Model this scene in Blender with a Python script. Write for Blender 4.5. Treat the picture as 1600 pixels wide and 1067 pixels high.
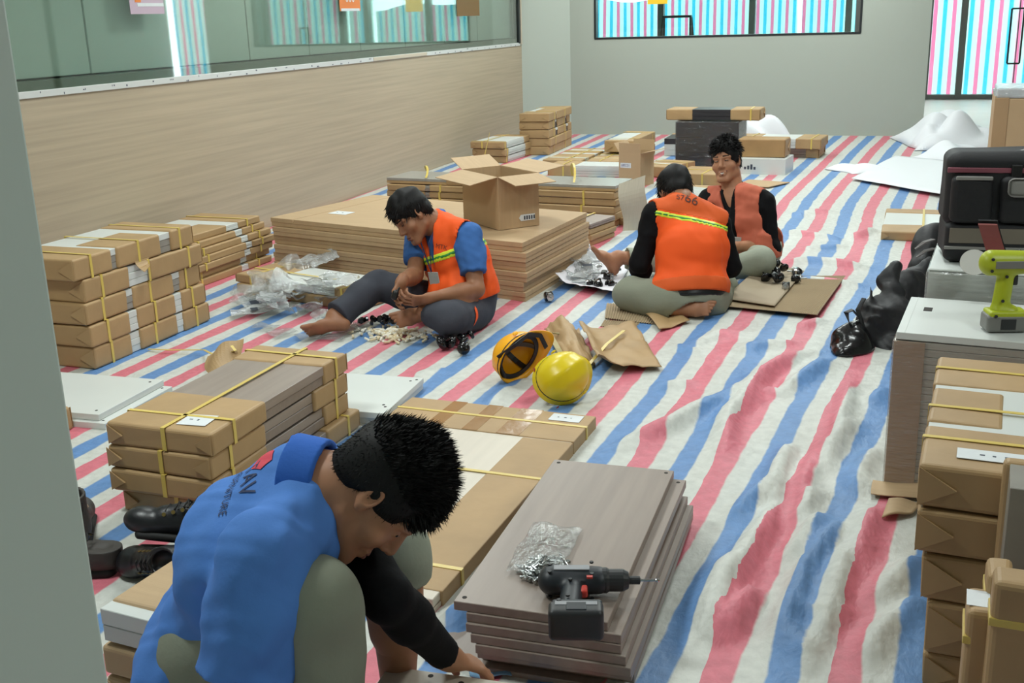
import bpy, bmesh, math, random
import numpy as np
from mathutils import Vector, Matrix, Euler
from mathutils.bvhtree import BVHTree
for o in list(bpy.data.objects): bpy.data.objects.remove(o)
S = bpy.context.scene
COL = S.collection
R = math.radians
V = Vector
# ------------------------------------------------------------------ camera
# world axes follow the room: +Y runs along the panelled wall to the far window wall, z = 0 is the floor
CAM_H, FPX, PITCH, ROLL, YAW = 1.5, 1719.0, R(16.444), R(-1.674), R(18.846)
fw = V((-math.sin(YAW) * math.cos(PITCH), math.cos(YAW) * math.cos(PITCH), -math.sin(PITCH)))
_r = V((math.cos(YAW), math.sin(YAW), 0)); _u = _r.cross(fw)
rt = _r * math.cos(ROLL) + _u * math.sin(ROLL); up = _u * math.cos(ROLL) - _r * math.sin(ROLL)
CP = V((0, 0, CAM_H))
cd = bpy.data.cameras.new('camera'); cam = bpy.data.objects.new('camera', cd); COL.objects.link(cam)
cam.matrix_world = Matrix(((rt.x, up.x, -fw.x, CP.x), (rt.y, up.y, -fw.y, CP.y), (rt.z, up.z, -fw.z, CP.z), (0, 0, 0, 1)))
cd.sensor_fit = 'HORIZONTAL'; cd.sensor_width = 36; cd.lens = 36 * FPX / 1600; cd.clip_start = 0.05; cd.clip_end = 200
S.camera = cam
def ray(x, y): return fw + rt * ((x - 800) / FPX) - up * ((y - 533.5) / FPX)
def at(x, y, z=0.0):
    d = ray(x, y); return CP + d * ((z - CAM_H) / d.z)
def cp(x, y, d): return CP + ray(x, y) * d
def dep(p): return (V(p) - CP).dot(fw)
# ------------------------------------------------------------------ exposure, sky, lamps
S.view_settings.view_transform = 'Standard'; S.view_settings.look = 'None'
S.view_settings.exposure = 0.0; S.view_settings.gamma = 1.0; S.view_settings.use_curve_mapping = False
W = bpy.data.worlds.new('sky'); S.world = W; W.use_nodes = True
bg = W.node_tree.nodes['Background']; bg.inputs[0].default_value = (0.84, 0.96, 1.0, 1); bg.inputs[1].default_value = 6.0
S.cycles.max_bounces = 8; S.cycles.transparent_max_bounces = 16; S.cycles.use_denoising = True
CEIL = 3.0
LAMPS = [(-2.9, 13.0, 1.0), (-0.6, 13.0, 1.0), (-3.0, 10.2, 1.15), (-0.5, 10.2, 1.15), (-3.0, 7.2, 1.1), (-0.4, 7.2, 1.1), (-2.6, 4.6, .72), (-.2, 4.6, .72), (1.9, 2.0, .8), (-2.4, 2.0, 1.25), (1.4, 17.2, 1.2), (-2.2, 17.2, 1.2)]  # the pair at the camera end is added to brighten pillar and foreground
LAMP_W = 39.0
def s2l(c):
    return tuple(((v / 255) / 12.92 if v / 255 <= .04045 else ((v / 255 + .055) / 1.055) ** 2.4) for v in c)
# ------------------------------------------------------------------ node materials
MATS = {}
def mat(name, rgb, rough=.6, var=.0, vscale=8.0, bump=0.0, bscale=60.0, stretch=(1, 1, 1), metal=0.0, spec=.5, rgb2=None, coords='Object', emit=0.0):
    if name in MATS: return MATS[name]
    m = bpy.data.materials.new(name); m.use_nodes = True; t = m.node_tree; n = t.nodes; l = t.links
    b = n['Principled BSDF']; c = s2l(rgb)
    b.inputs['Base Color'].default_value = (*c, 1); b.inputs['Roughness'].default_value = rough
    b.inputs['Metallic'].default_value = metal; b.inputs['Specular IOR Level'].default_value = spec
    if emit: b.inputs['Emission Color'].default_value = (*c, 1); b.inputs['Emission Strength'].default_value = emit
    if var or bump or rgb2:
        tc = n.new('ShaderNodeTexCoord'); mp = n.new('ShaderNodeMapping'); mp.inputs['Scale'].default_value = stretch
        l.new(tc.outputs[coords], mp.inputs[0])
    if var or rgb2:
        nz = n.new('ShaderNodeTexNoise'); nz.inputs['Scale'].default_value = vscale; nz.inputs['Detail'].default_value = 6
        l.new(mp.outputs[0], nz.inputs['Vector'])
        cr = n.new('ShaderNodeValToRGB'); cr.color_ramp.elements[0].position = .3; cr.color_ramp.elements[1].position = .7
        c2 = s2l(rgb2) if rgb2 else tuple(min(1, v * (1 + var)) for v in c)
        c1 = c if rgb2 else tuple(v * (1 - var) for v in c)
        cr.color_ramp.elements[0].color = (*c1, 1); cr.color_ramp.elements[1].color = (*c2, 1)
        l.new(nz.outputs[0], cr.inputs[0]); l.new(cr.outputs[0], b.inputs['Base Color'])
    if bump:
        nb = n.new('ShaderNodeTexNoise'); nb.inputs['Scale'].default_value = bscale; nb.inputs['Detail'].default_value = 5
        l.new(mp.outputs[0], nb.inputs['Vector'])
        bp = n.new('ShaderNodeBump'); bp.inputs['Strength'].default_value = bump; bp.inputs['Distance'].default_value = .01
        l.new(nb.outputs[0], bp.inputs['Height']); l.new(bp.outputs[0], b.inputs['Normal'])
    MATS[name] = m; return m
def film(name, tint=(235, 240, 240), gloss=.35, rough=.12, milky=.12, bscale=25.0, bump=.8, stretch=(1, 1, 1), edge=.4):
    # thin clear plastic: mostly transparent, some sheen, a little milky scatter, crinkled by a bump
    if name in MATS: return MATS[name]
    m = bpy.data.materials.new(name); m.use_nodes = True; t = m.node_tree; n = t.nodes; l = t.links
    for x in list(n): n.remove(x)
    out = n.new('ShaderNodeOutputMaterial'); tr = n.new('ShaderNodeBsdfTransparent'); gl = n.new('ShaderNodeBsdfGlossy'); df = n.new('ShaderNodeBsdfDiffuse')
    tr.inputs[0].default_value = (*s2l(tint), 1); gl.inputs['Roughness'].default_value = rough; df.inputs[0].default_value = (.8, .82, .82, 1)
    lw = n.new('ShaderNodeLayerWeight'); lw.inputs[0].default_value = .5; pw = n.new('ShaderNodeMath'); pw.operation = 'POWER'; pw.inputs[1].default_value = 3.0; l.new(lw.outputs['Facing'], pw.inputs[0])
    mu = n.new('ShaderNodeMath'); mu.operation = 'MULTIPLY_ADD'; mu.inputs[1].default_value = edge; mu.inputs[2].default_value = .04 + gloss * .25; l.new(pw.outputs[0], mu.inputs[0]); mu.use_clamp = True
    m1 = n.new('ShaderNodeMixShader'); m1.inputs[0].default_value = milky; l.new(tr.outputs[0], m1.inputs[1]); l.new(df.outputs[0], m1.inputs[2])
    m2 = n.new('ShaderNodeMixShader'); l.new(mu.outputs[0], m2.inputs[0]); l.new(m1.outputs[0], m2.inputs[1]); l.new(gl.outputs[0], m2.inputs[2])
    l.new(m2.outputs[0], out.inputs[0])
    if bump:
        tc = n.new('ShaderNodeTexCoord'); mp = n.new('ShaderNodeMapping'); mp.inputs['Scale'].default_value = stretch; l.new(tc.outputs['Object'], mp.inputs[0])
        nz = n.new('ShaderNodeTexNoise'); nz.inputs['Scale'].default_value = bscale; nz.inputs['Detail'].default_value = 4; l.new(mp.outputs[0], nz.inputs['Vector'])
        bp = n.new('ShaderNodeBump'); bp.inputs['Strength'].default_value = bump; bp.inputs['Distance'].default_value = .03
        l.new(nz.outputs[0], bp.inputs['Height']); l.new(bp.outputs[0], gl.inputs['Normal']); l.new(bp.outputs[0], lw.inputs['Normal'])
    MATS[name] = m; return m
# ------------------------------------------------------------------ objects
def obj(name, bm, m, parent=None, loc=None, rot=None, smooth=None):
    if isinstance(bm, bpy.types.Mesh): me = bm
    else:
        me = bpy.data.meshes.new(name); bm.to_mesh(me); bm.free()
    if m is not None and not me.materials:
        for q in (m if isinstance(m, (list, tuple)) else [m]): me.materials.append(q)
    o = bpy.data.objects.new(name, me); COL.objects.link(o)
    if loc is not None: o.location = loc
    if rot is not None: o.rotation_euler = rot
    if parent is not None: o.parent = parent
    if smooth: me.polygons.foreach_set('use_smooth', [True] * len(me.polygons))
    return o
def tag(o, label=None, cat=None, group=None, kind=None):
    if label: o['label'] = label
    if cat: o['category'] = cat
    if group: o['group'] = group
    if kind: o['kind'] = kind
    return o
def thing(name, label, cat, loc=(0, 0, 0), rotz=0.0, group=None, rot=None):
    o = bpy.data.objects.new(name, None); COL.objects.link(o); o.empty_display_size = .1
    o.location = loc; o.rotation_euler = rot if rot is not None else (0, 0, rotz)
    return tag(o, label, cat, group)
def struct(name, bm, m, parent=None):
    o = obj(name, bm, m, parent)
    if parent is None: o['kind'] = 'structure'
    return o
def box(bm, x0, x1, y0, y1, z0, z1, bev=0.0, seg=2, jit=0.0, mi=0):
    vs = [bm.verts.new((x, y, z)) for x in (x0, x1) for y in (y0, y1) for z in (z0, z1)]
    if jit:
        for v in vs: v.co += V((random.uniform(-jit, jit), random.uniform(-jit, jit), random.uniform(-jit, jit)))
    q = [(0, 1, 3, 2), (4, 6, 7, 5), (0, 4, 5, 1), (2, 3, 7, 6), (0, 2, 6, 4), (1, 5, 7, 3)]
    fs = [bm.faces.new([vs[i] for i in f]) for f in q]
    for f in fs: f.material_index = mi
    if bev:
        es = list({e for f in fs for e in f.edges})
        r = bmesh.ops.bevel(bm, geom=es, offset=bev, segments=seg, profile=.5, affect='EDGES')
        for f in r['faces']: f.material_index = mi
    return vs
def nbox(*a, **k):
    bm = bmesh.new(); box(bm, *a, **k); return bm
def quadbox(bm, pts, z0, z1, bev=0.0):
    # prism over a ground outline given counter-clockwise
    lo = [bm.verts.new((p[0], p[1], z0)) for p in pts]; hi = [bm.verts.new((p[0], p[1], z1)) for p in pts]; k = len(pts)
    fs = [bm.faces.new(lo[::-1]), bm.faces.new(hi)]
    for i in range(k): fs.append(bm.faces.new((lo[i], lo[(i + 1) % k], hi[(i + 1) % k], hi[i])))
    if bev: bmesh.ops.bevel(bm, geom=list({e for f in fs for e in f.edges}), offset=bev, segments=2, profile=.5, affect='EDGES')
def tube(bm, pts, r, n=8, caps=True, flat=None):
    # swept ring along a polyline; r number or list; flat=(half width, half thickness) makes a strap
    pts = [V(p) for p in pts]; rings = []; k = len(pts)
    ref = V((0, 0, 1))
    for i, p in enumerate(pts):
        t = (pts[min(i + 1, k - 1)] - pts[max(i - 1, 0)]).normalized()
        a = t.cross(ref)
        if a.length < .05: a = t.cross(V((0, 1, 0)))
        a.normalize(); b = t.cross(a).normalized()
        rr = r[i] if isinstance(r, (list, tuple)) else r
        ring = []
        for j in range(n):
            an = 2 * math.pi * j / n
            if flat: ca, sa = (1 if math.cos(an) > 0 else -1), (1 if math.sin(an) > 0 else -1)
            ring.append(bm.verts.new(p + (a * flat[0] * ca + b * flat[1] * sa if flat else a * math.cos(an) * rr + b * math.sin(an) * rr)))
        rings.append(ring)
    for i in range(k - 1):
        for j in range(n):
            bm.faces.new((rings[i][j], rings[i][(j + 1) % n], rings[i + 1][(j + 1) % n], rings[i + 1][j]))
    if caps:
        bm.faces.new(rings[0][::-1]); bm.faces.new(rings[-1])
def lathe(bm, prof, n=20, M=None):
    # profile of (radius, z) around z, moved by matrix M
    M = M or Matrix(); rings = []
    for r, z in prof:
        rings.append([bm.verts.new(M @ V((r * math.cos(2 * math.pi * j / n), r * math.sin(2 * math.pi * j / n), z))) for j in range(n)])
    for i in range(len(prof) - 1):
        for j in range(n): bm.faces.new((rings[i][j], rings[i][(j + 1) % n], rings[i + 1][(j + 1) % n], rings[i + 1][j]))
    bm.faces.new(rings[0][::-1]); bm.faces.new(rings[-1])
def sheet(bm, P, th=.004, close=True):
    # P: grid of points (rows of Vectors) -> thin solid with its own thickness
    nr, nc = len(P), len(P[0]); T = []; B = []
    for i in range(nr):
        tr, br = [], []
        for j in range(nc):
            du = P[min(i + 1, nr - 1)][j] - P[max(i - 1, 0)][j]; dv = P[i][min(j + 1, nc - 1)] - P[i][max(j - 1, 0)]
            nn = dv.cross(du); nn = nn.normalized() if nn.length > 1e-9 else V((0, 0, 1))
            tr.append(bm.verts.new(P[i][j] + nn * th / 2)); br.append(bm.verts.new(P[i][j] - nn * th / 2))
        T.append(tr); B.append(br)
    for i in range(nr - 1):
        for j in range(nc - 1):
            bm.faces.new((T[i][j], T[i][j + 1], T[i + 1][j + 1], T[i + 1][j])[::-1]); bm.faces.new((B[i][j], B[i][j + 1], B[i + 1][j + 1], B[i + 1][j]))
    for i in range(nr - 1):
        bm.faces.new((T[i][0], T[i + 1][0], B[i + 1][0], B[i][0])[::-1]); bm.faces.new((T[i][-1], T[i + 1][-1], B[i + 1][-1], B[i][-1]))
    for j in range(nc - 1):
        bm.faces.new((T[0][j], T[0][j + 1], B[0][j + 1], B[0][j])); bm.faces.new((T[-1][j], T[-1][j + 1], B[-1][j + 1], B[-1][j])[::-1])
class Wob:
    # smooth pseudo random field made of sine waves
    def __init__(s, seed, freq, n=7, aniso=(1, 1, 1)):
        g = np.random.RandomState(seed); s.k = g.normal(0, 1, (n, 3)) * freq * np.array(aniso); s.p = g.uniform(0, 6.28, n); s.w = g.normal(0, 1, (n, 3)) * freq * .35; s.q = g.uniform(0, 6.28, n)
    def __call__(s, x, y, z=0.0):
        t = 0
        for i in range(len(s.p)):
            t = t + np.sin(s.k[i, 0] * x + s.k[i, 1] * y + s.k[i, 2] * z + s.p[i] + 1.3 * np.sin(s.w[i, 0] * x + s.w[i, 1] * y + s.w[i, 2] * z + s.q[i]))
        return t / math.sqrt(len(s.p))
def crumple(bm, w, l, amp, seed, n=24, th=.002, base=.0, freq=14, edge=None, pos=True):
    f = Wob(seed, freq); P = []
    m = max(4, int(n * l / max(w, 1e-6))) if l < w * 3 else n * 3
    for i in range(m + 1):
        row = []
        for j in range(n + 1):
            x = (j / n - .5) * w; y = (i / m - .5) * l
            z = float(f(x, y)) * amp
            if edge: z += edge(x, y); 
            if pos: z = abs(z) + base
            else: z += base
            row.append(V((x + float(f(y, x + 3)) * amp * .6, y + float(f(x + 5, y)) * amp * .6, z)))
        P.append(row)
    sheet(bm, P, th)
def copy_tree(o, parent=None):
    c = o.copy(); COL.objects.link(c)
    if parent is not None: c.parent = parent
    for ch in list(o.children): copy_tree(ch, c)
    return c
def text_mesh(s, size):
    cu = bpy.data.curves.new('t', 'FONT'); cu.body = s; cu.size = size; cu.align_x = 'CENTER'; cu.align_y = 'CENTER'; cu.extrude = 0; cu.resolution_u = 3
    o = bpy.data.objects.new('t', cu); COL.objects.link(o); dg = bpy.context.evaluated_depsgraph_get()
    me = bpy.data.meshes.new_from_object(o.evaluated_get(dg)); bpy.data.objects.remove(o); bpy.data.curves.remove(cu)
    me.materials.clear(); return me
def decal(name, me, m, M, bvh_mesh, parent, off=.0012, depth=.25):
    # lay a flat print mesh onto a garment: M puts print x,y in world, -z of M is the direction of projection
    bm = bmesh.new(); bm.from_mesh(me)
    bmesh.ops.triangulate(bm, faces=bm.faces)
    for _ in range(2):
        es = [e for e in bm.edges if e.calc_length() > .012]
        if es: bmesh.ops.subdivide_edges(bm, edges=es, cuts=1); bmesh.ops.triangulate(bm, faces=bm.faces)
    d = (M.to_3x3() @ V((0, 0, -1))).normalized(); bad = []
    for v in bm.verts:
        p = M @ v.co; h = bvh_mesh.ray_cast(p - d * depth, d, 2 * depth)
        if h[0] is None: bad.append(v)
        else: v.co = h[0] + h[1] * off
    bmesh.ops.delete(bm, geom=bad, context='VERTS')
    return obj(name, bm, m, parent)
# ------------------------------------------------------------------ implicit bodies: primitives blended on a voxel grid, meshed by surface nets
class Prim:
    def __init__(s, f, lo, hi): s.f, s.lo, s.hi = f, np.array(lo, float), np.array(hi, float)
def A3(v): return np.array(v, float)
def cap(a, b, ra, rb=None):
    a, b = A3(a), A3(b); rb = ra if rb is None else rb; ab = b - a; L2 = max(ab @ ab, 1e-12); m = max(ra, rb)
    def f(x, y, z):
        px, py, pz = x - a[0], y - a[1], z - a[2]
        t = np.clip((px * ab[0] + py * ab[1] + pz * ab[2]) / L2, 0, 1)
        return np.sqrt((px - t * ab[0]) ** 2 + (py - t * ab[1]) ** 2 + (pz - t * ab[2]) ** 2) - (ra + (rb - ra) * t)
    return Prim(f, np.minimum(a, b) - m, np.maximum(a, b) + m)
def ell(c, axes, rad):
    c = A3(c); Ax = np.array([A3(v) / np.linalg.norm(A3(v)) for v in axes]); rad = A3(rad); ext = np.sqrt(((Ax * rad[:, None]) ** 2).sum(0)); mr = rad.min()
    def f(x, y, z):
        px, py, pz = x - c[0], y - c[1], z - c[2]; q = 0; g = 0
        for i in range(3):
            u = px * Ax[i, 0] + py * Ax[i, 1] + pz * Ax[i, 2]; q = q + (u / rad[i]) ** 2; g = g + (u / rad[i] ** 2) ** 2
        k0 = np.sqrt(q); k1 = np.sqrt(g) + 1e-6
        return np.where(k0 < .3, (k0 - 1) * mr, k0 * (k0 - 1) / k1)
    return Prim(f, c - ext, c + ext)
def ecap(a, b, side, ra, rb):
    # capsule with elliptical section: ra/rb = (half width along side, half depth)
    a, b = A3(a), A3(b); ab = b - a; L = np.linalg.norm(ab); t0 = ab / L; s0 = A3(side); s0 = s0 - t0 * (s0 @ t0); s0 /= np.linalg.norm(s0); n0 = np.cross(t0, s0); m = max(*ra, *rb)
    def f(x, y, z):
        px, py, pz = x - a[0], y - a[1], z - a[2]
        h = px * t0[0] + py * t0[1] + pz * t0[2]; u = px * s0[0] + py * s0[1] + pz * s0[2]; v = px * n0[0] + py * n0[1] + pz * n0[2]
        t = np.clip(h / L, 0, 1); w = h - t * L; rx = ra[0] + (rb[0] - ra[0]) * t; ry = ra[1] + (rb[1] - ra[1]) * t; rm = np.minimum(rx, ry)
        k0 = np.sqrt((u / rx) ** 2 + (v / ry) ** 2 + (w / rm) ** 2) + 1e-9
        k1 = np.sqrt((u / rx ** 2) ** 2 + (v / ry ** 2) ** 2 + (w / rm ** 2) ** 2) + 1e-6
        return np.where(k0 < .3, (k0 - 1) * rm, k0 * (k0 - 1) / k1)
    return Prim(f, np.minimum(a, b) - m, np.maximum(a, b) + m)
def rbx(c, axes, half, r):
    c = A3(c); Ax = np.array([A3(v) / np.linalg.norm(A3(v)) for v in axes]); half = A3(half); ext = (np.abs(Ax) * half[:, None]).sum(0)
    def f(x, y, z):
        px, py, pz = x - c[0], y - c[1], z - c[2]; o = 0; ins = -1e9
        for i in range(3):
            q = np.abs(px * Ax[i, 0] + py * Ax[i, 1] + pz * Ax[i, 2]) - (half[i] - r); o = o + np.maximum(q, 0) ** 2; ins = np.maximum(ins, q)
        return np.sqrt(o) + np.minimum(ins, 0) - r
    return Prim(f, c - ext, c + ext)
class Field:
    def __init__(s, prims, h, pad=.03):
        lo = np.min([p.lo for p in prims], 0) - pad; hi = np.max([p.hi for p in prims], 0) + pad
        s.lo, s.h = lo, h; s.n = np.ceil((hi - lo) / h).astype(int) + 1; s.a = np.full(s.n, .1, np.float32)
        s.ax = [(lo[i] + h * np.arange(s.n[i])).astype(np.float32) for i in range(3)]
    def sub(s, p, pad):
        i0 = np.clip(np.floor((p.lo - pad - s.lo) / s.h).astype(int), 0, s.n - 1); i1 = np.clip(np.ceil((p.hi + pad - s.lo) / s.h).astype(int) + 1, 1, s.n)
        sl = tuple(slice(a, b) for a, b in zip(i0, i1)); x, y, z = (s.ax[i][sl[i]] for i in range(3))
        return sl, x[:, None, None], y[None, :, None], z[None, None, :]
    def add(s, p, k=.02, infl=0.0):
        sl, x, y, z = s.sub(p, k + infl + .02)
        if 0 in s.a[sl].shape: return s
        d = p.f(x, y, z) - infl; a = s.a[sl]; h = np.clip(.5 + .5 * (d - a) / k, 0, 1); s.a[sl] = d * (1 - h) + a * h - k * h * (1 - h); return s
    def cutp(s, p, k=.006, infl=0.0):
        sl, x, y, z = s.sub(p, k + infl + .02)
        if 0 in s.a[sl].shape: return s
        d = -(p.f(x, y, z) - infl); a = s.a[sl]; h = np.clip(.5 - .5 * (d - a) / k, 0, 1); s.a[sl] = d * (1 - h) + a * h + k * h * (1 - h); return s
    def plane(s, p, n):
        # keep the side the normal n points away from
        p, n = A3(p), A3(n); n = n / np.linalg.norm(n); x, y, z = s.ax
        d = (x[:, None, None] - p[0]) * n[0] + (y[None, :, None] - p[1]) * n[1] + (z[None, None, :] - p[2]) * n[2]
        s.a = np.maximum(s.a, d); return s
    def noise(s, w, amp):
        x, y, z = s.ax; msk = np.abs(s.a) < .045; i = np.nonzero(msk)
        s.a[i] += amp * w(x[i[0]], y[i[1]], z[i[2]]); return s
    def band(s, p, n, half):
        # only the slab |n.(x-p)| < half
        self2 = Field.__new__(Field); self2.__dict__.update(s.__dict__); p, n = A3(p), A3(n); n = n / np.linalg.norm(n); x, y, z = s.ax
        d = np.abs((x[:, None, None] - p[0]) * n[0] + (y[None, :, None] - p[1]) * n[1] + (z[None, None, :] - p[2]) * n[2]) - half
        self2.a = np.maximum(s.a, d); return self2
    def grown(s, r):
        g = Field.__new__(Field); g.__dict__.update(s.__dict__); g.a = s.a - r; return g
    def verts(s):
        a = s.a; ins = a < 0
        c = [ins[i:ins.shape[0] - 1 + i, j:ins.shape[1] - 1 + j, k:ins.shape[2] - 1 + k] for i in (0, 1) for j in (0, 1) for k in (0, 1)]
        cs = sum(q.astype(np.int8) for q in c); act = (cs > 0) & (cs < 8); idx = np.argwhere(act)
        cid = np.full(act.shape, -1, np.int64); cid[act] = np.arange(len(idx))
        corner = np.array([(i, j, k) for i in (0, 1) for j in (0, 1) for k in (0, 1)]); val = np.array([a[tuple((idx + q).T)] for q in corner]).T
        pos = np.zeros((len(idx), 3)); cnt = np.zeros(len(idx))
        for e0 in range(8):
            for e1 in range(e0 + 1, 8):
                if np.abs(corner[e0] - corner[e1]).sum() != 1: continue
                v0, v1 = val[:, e0], val[:, e1]; cr = (v0 < 0) != (v1 < 0); t = np.where(cr, v0 / np.where(cr, v0 - v1, 1), 0)
                pos += np.where(cr[:, None], corner[e0] + t[:, None] * (corner[e1] - corner[e0]), 0); cnt += cr
        pos = (pos / cnt[:, None] + idx) * s.h + s.lo; F = []
        for ax in range(3):
            sl0 = [slice(None)] * 3; sl1 = [slice(None)] * 3; sl0[ax] = slice(0, -1); sl1[ax] = slice(1, None)
            d = ins[tuple(sl0)] != ins[tuple(sl1)]; e = np.argwhere(d); b, c2 = [(1, 2), (2, 0), (0, 1)][ax]
            ok = (e[:, b] > 0) & (e[:, c2] > 0) & (e[:, b] < a.shape[b] - 1) & (e[:, c2] < a.shape[c2] - 1); e = e[ok]; flip = ins[tuple(e.T)]
            o = []
            for db, dc in ((-1, -1), (0, -1), (0, 0), (-1, 0)):
                q = e.copy(); q[:, b] += db; q[:, c2] += dc; o.append(cid[tuple(q.T)])
            o = np.array(o).T; o = np.where(flip[:, None], o, o[:, ::-1]); F.append(o)
        return pos, np.concatenate(F)
def nmesh(name, fields, origin=(0, 0, 0)):
    P, Q, o = [], [], 0
    for f in (fields if isinstance(fields, (list, tuple)) else [fields]):
        p, q = f.verts(); P.append(p - A3(origin)); Q.append(q + o); o += len(p)
    P = np.concatenate(P); Q = np.concatenate(Q); me = bpy.data.meshes.new(name)
    me.vertices.add(len(P)); me.vertices.foreach_set('co', P.astype(np.float32).ravel()); me.loops.add(4 * len(Q)); me.loops.foreach_set('vertex_index', Q.astype(np.int32).ravel())
    me.polygons.add(len(Q)); me.polygons.foreach_set('loop_start', np.arange(0, 4 * len(Q), 4, dtype=np.int32)); me.polygons.foreach_set('loop_total', np.full(len(Q), 4, np.int32))
    me.polygons.foreach_set('use_smooth', np.ones(len(Q), bool)); me.update(calc_edges=True); me.validate(); return me
def blob(name, prims, h, m, parent, k=.02, infl=0.0, noise=None, cuts=(), planes=()):
    # one implicit solid -> object; coordinates local to parent
    f = Field(prims, h)
    for p in prims: f.add(p, k, infl)
    if noise: f.noise(*noise)
    for p in cuts: f.cutp(p)
    for p, n in planes: f.plane(p, n)
    return obj(name, nmesh(name, f), m, parent)
# ------------------------------------------------------------------ materials of the room and of the packing
WALLP = mat('grey_paint', (168, 174, 164), .7, bump=.03, bscale=30)
WALLN = mat('pale_green_grey_paint', (196, 209, 201), .6, bump=.02, bscale=30)
CEILM = mat('ceiling_white', (205, 208, 204), .8)
WOODP = mat('beige_laminate', (176, 161, 138), .5, var=.10, vscale=1.6, stretch=(10, .55, 26), bump=.02, bscale=6)
TRIMW = mat('white_trim', (205, 208, 206), .45)
TRIMB = mat('beige_trim', (196, 184, 164), .45)
PANELG = mat('grey_green_panel', (186, 195, 188), .5, var=.03, vscale=2)
DARKG = mat('dark_gap', (38, 44, 42), .7)
SILLM = mat('sill_grey', (110, 112, 100), .5)
FRAMEM = mat('frame_grey', (92, 94, 90), .35, metal=.4)
FRAMED = mat('frame_dark', (40, 44, 46), .35, metal=.3)
TILE = mat('pale_floor_tile', (214, 206, 198), .42, var=.04, vscale=3, spec=.6)
CONC = mat('outdoor_concrete', (170, 168, 160), .8, var=.1, vscale=2)
GLASSG = film('greenish_glass', (240, 247, 243), .30, .02, .0, bump=0, edge=.8)
GLASSC = film('clear_glass', (236, 246, 244), .06, .02, .0, bump=0, edge=.7)
BLACKP = mat('black_plastic', (20, 21, 22), .35)
YEL = mat('yellow_paper', (236, 190, 40), .6)
# ------------------------------------------------------------------ room shell
bm = bmesh.new(); box(bm, -7.2, 5.2, -1.5, 19.86, -.12, -.006); struct('floor', bm, TILE)
bm = bmesh.new(); box(bm, -9, 7, 19.88, 34, -.30, -.05); struct('ground', bm, CONC)
bm = bmesh.new(); box(bm, -7.2, 5.2, -1.5, 19.86, CEIL, CEIL + .12); struct('ceiling', bm, CEILM)
bm = bmesh.new(); box(bm, -4.75, -4.45, -1.5, 13.75, -.01, 1.145); struct('wall_left', bm, WOODP)
bm = bmesh.new(); box(bm, -4.75, -4.45, -1.5, 13.75, 2.45, CEIL); struct('wall_left_upper', bm, WALLP)
bm = bmesh.new(); box(bm, -4.52, -4.437, -1.5, 13.66, 1.145, 1.183, .003); t1 = struct('trim_1', bm, TRIMW)
bm = bmesh.new(); box(bm, -4.52, -4.432, 9.35, 10.6, 1.148, 1.181, .003); obj('beige_insert', bm, TRIMB, t1)
pen = mat('pen_marks', (70, 76, 96), .7); random.seed(4); bm = bmesh.new()
for k in range(46):
    y = 4.9 + k * .19 + random.uniform(-.05, .05); z = random.uniform(1.152, 1.174)
    for q in range(random.choice((1, 2, 3))): box(bm, -4.437, -4.4358, y + q * .016, y + q * .016 + random.uniform(.003, .012), z - .006, z + random.uniform(.0, .006))
o = obj('pen_marks', bm, pen, t1); o['kind'] = 'stuff'
# grey panels behind the long pane, with open dark joints
bm = bmesh.new(); box(bm, -4.75, -4.62, -1.5, 13.75, 1.145, 2.45); w2 = struct('wall_left_backing', bm, DARKG)
ys = [-1.4, -.3, .6, 1.5, 2.4, 3.3, 4.05, 4.85, 5.66, 6.55, 7.46, 8.39, 9.35, 10.35, 11.4, 12.43, 13.7]
for a, b in zip(ys[:-1], ys[1:]):
    bm = bmesh.new(); box(bm, -4.62, -4.555, a + .008, b - .008, 1.243, 2.45, .004); obj('panel', bm, PANELG, w2)
bm = bmesh.new(); box(bm, -4.62, -4.46, -1.5, 13.7, 1.183, 1.232); obj('sill', bm, SILLM, w2)
bm = bmesh.new(); box(bm, -4.455, -4.445, -1.5, 13.6, 1.18, 2.45); win1 = struct('window_1', bm, GLASSG)
bm = bmesh.new(); box(bm, -4.50, -4.428, 13.60, 13.66, 1.175, 2.45, .004); obj('frame', bm, FRAMED, win1)
bm = bmesh.new(); box(bm, -4.48, -4.42, 13.665, 13.70, 1.16, 2.45, .004); obj('beige_edge', bm, TRIMB, win1)
bm = bmesh.new(); quadbox(bm, [(-4.75, 13.75), (-4.45, 13.75), (-3.92, 14.15), (-3.92, 14.3), (-4.75, 14.3)], -.01, CEIL); struct('wall_corner', bm, mat('lit_paint', (176, 184, 174), .7))  # wall grey made lighter to put the door light into its colour
X0, X1, Z0, Z1 = -3.598, -.352, 1.20, 2.35
bm = bmesh.new(); box(bm, -7.2, X0, 14.15, 14.3, -.01, CEIL); box(bm, X1, .42, 14.15, 14.3, -.01, CEIL); box(bm, X0, X1, 14.15, 14.3, -.01, Z0); box(bm, X0, X1, 14.15, 14.3, Z1, CEIL)
struct('wall_back', bm, WALLP)
bm = bmesh.new(); box(bm, X0, X1, 14.22, 14.23, Z0, Z1); win2 = struct('window_2', bm, GLASSC)
bm = bmesh.new(); box(bm, X0 - .004, X0 + .022, 14.143, 14.26, Z0, Z1); box(bm, X1 - .016, X1 + .006, 14.143, 14.26, Z0, Z1); box(bm, X0, X1, 14.145, 14.26, Z0 - .012, Z0 + .012); box(bm, X0, X1, 14.145, 14.26, Z1 - .012, Z1 + .012)
obj('frame', bm, FRAMED, win2)
bm = bmesh.new(); box(bm, X1 - .07, X1 - .018, 14.15, 14.28, Z0, Z1); obj('jamb', bm, FRAMEM, win2)
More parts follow.
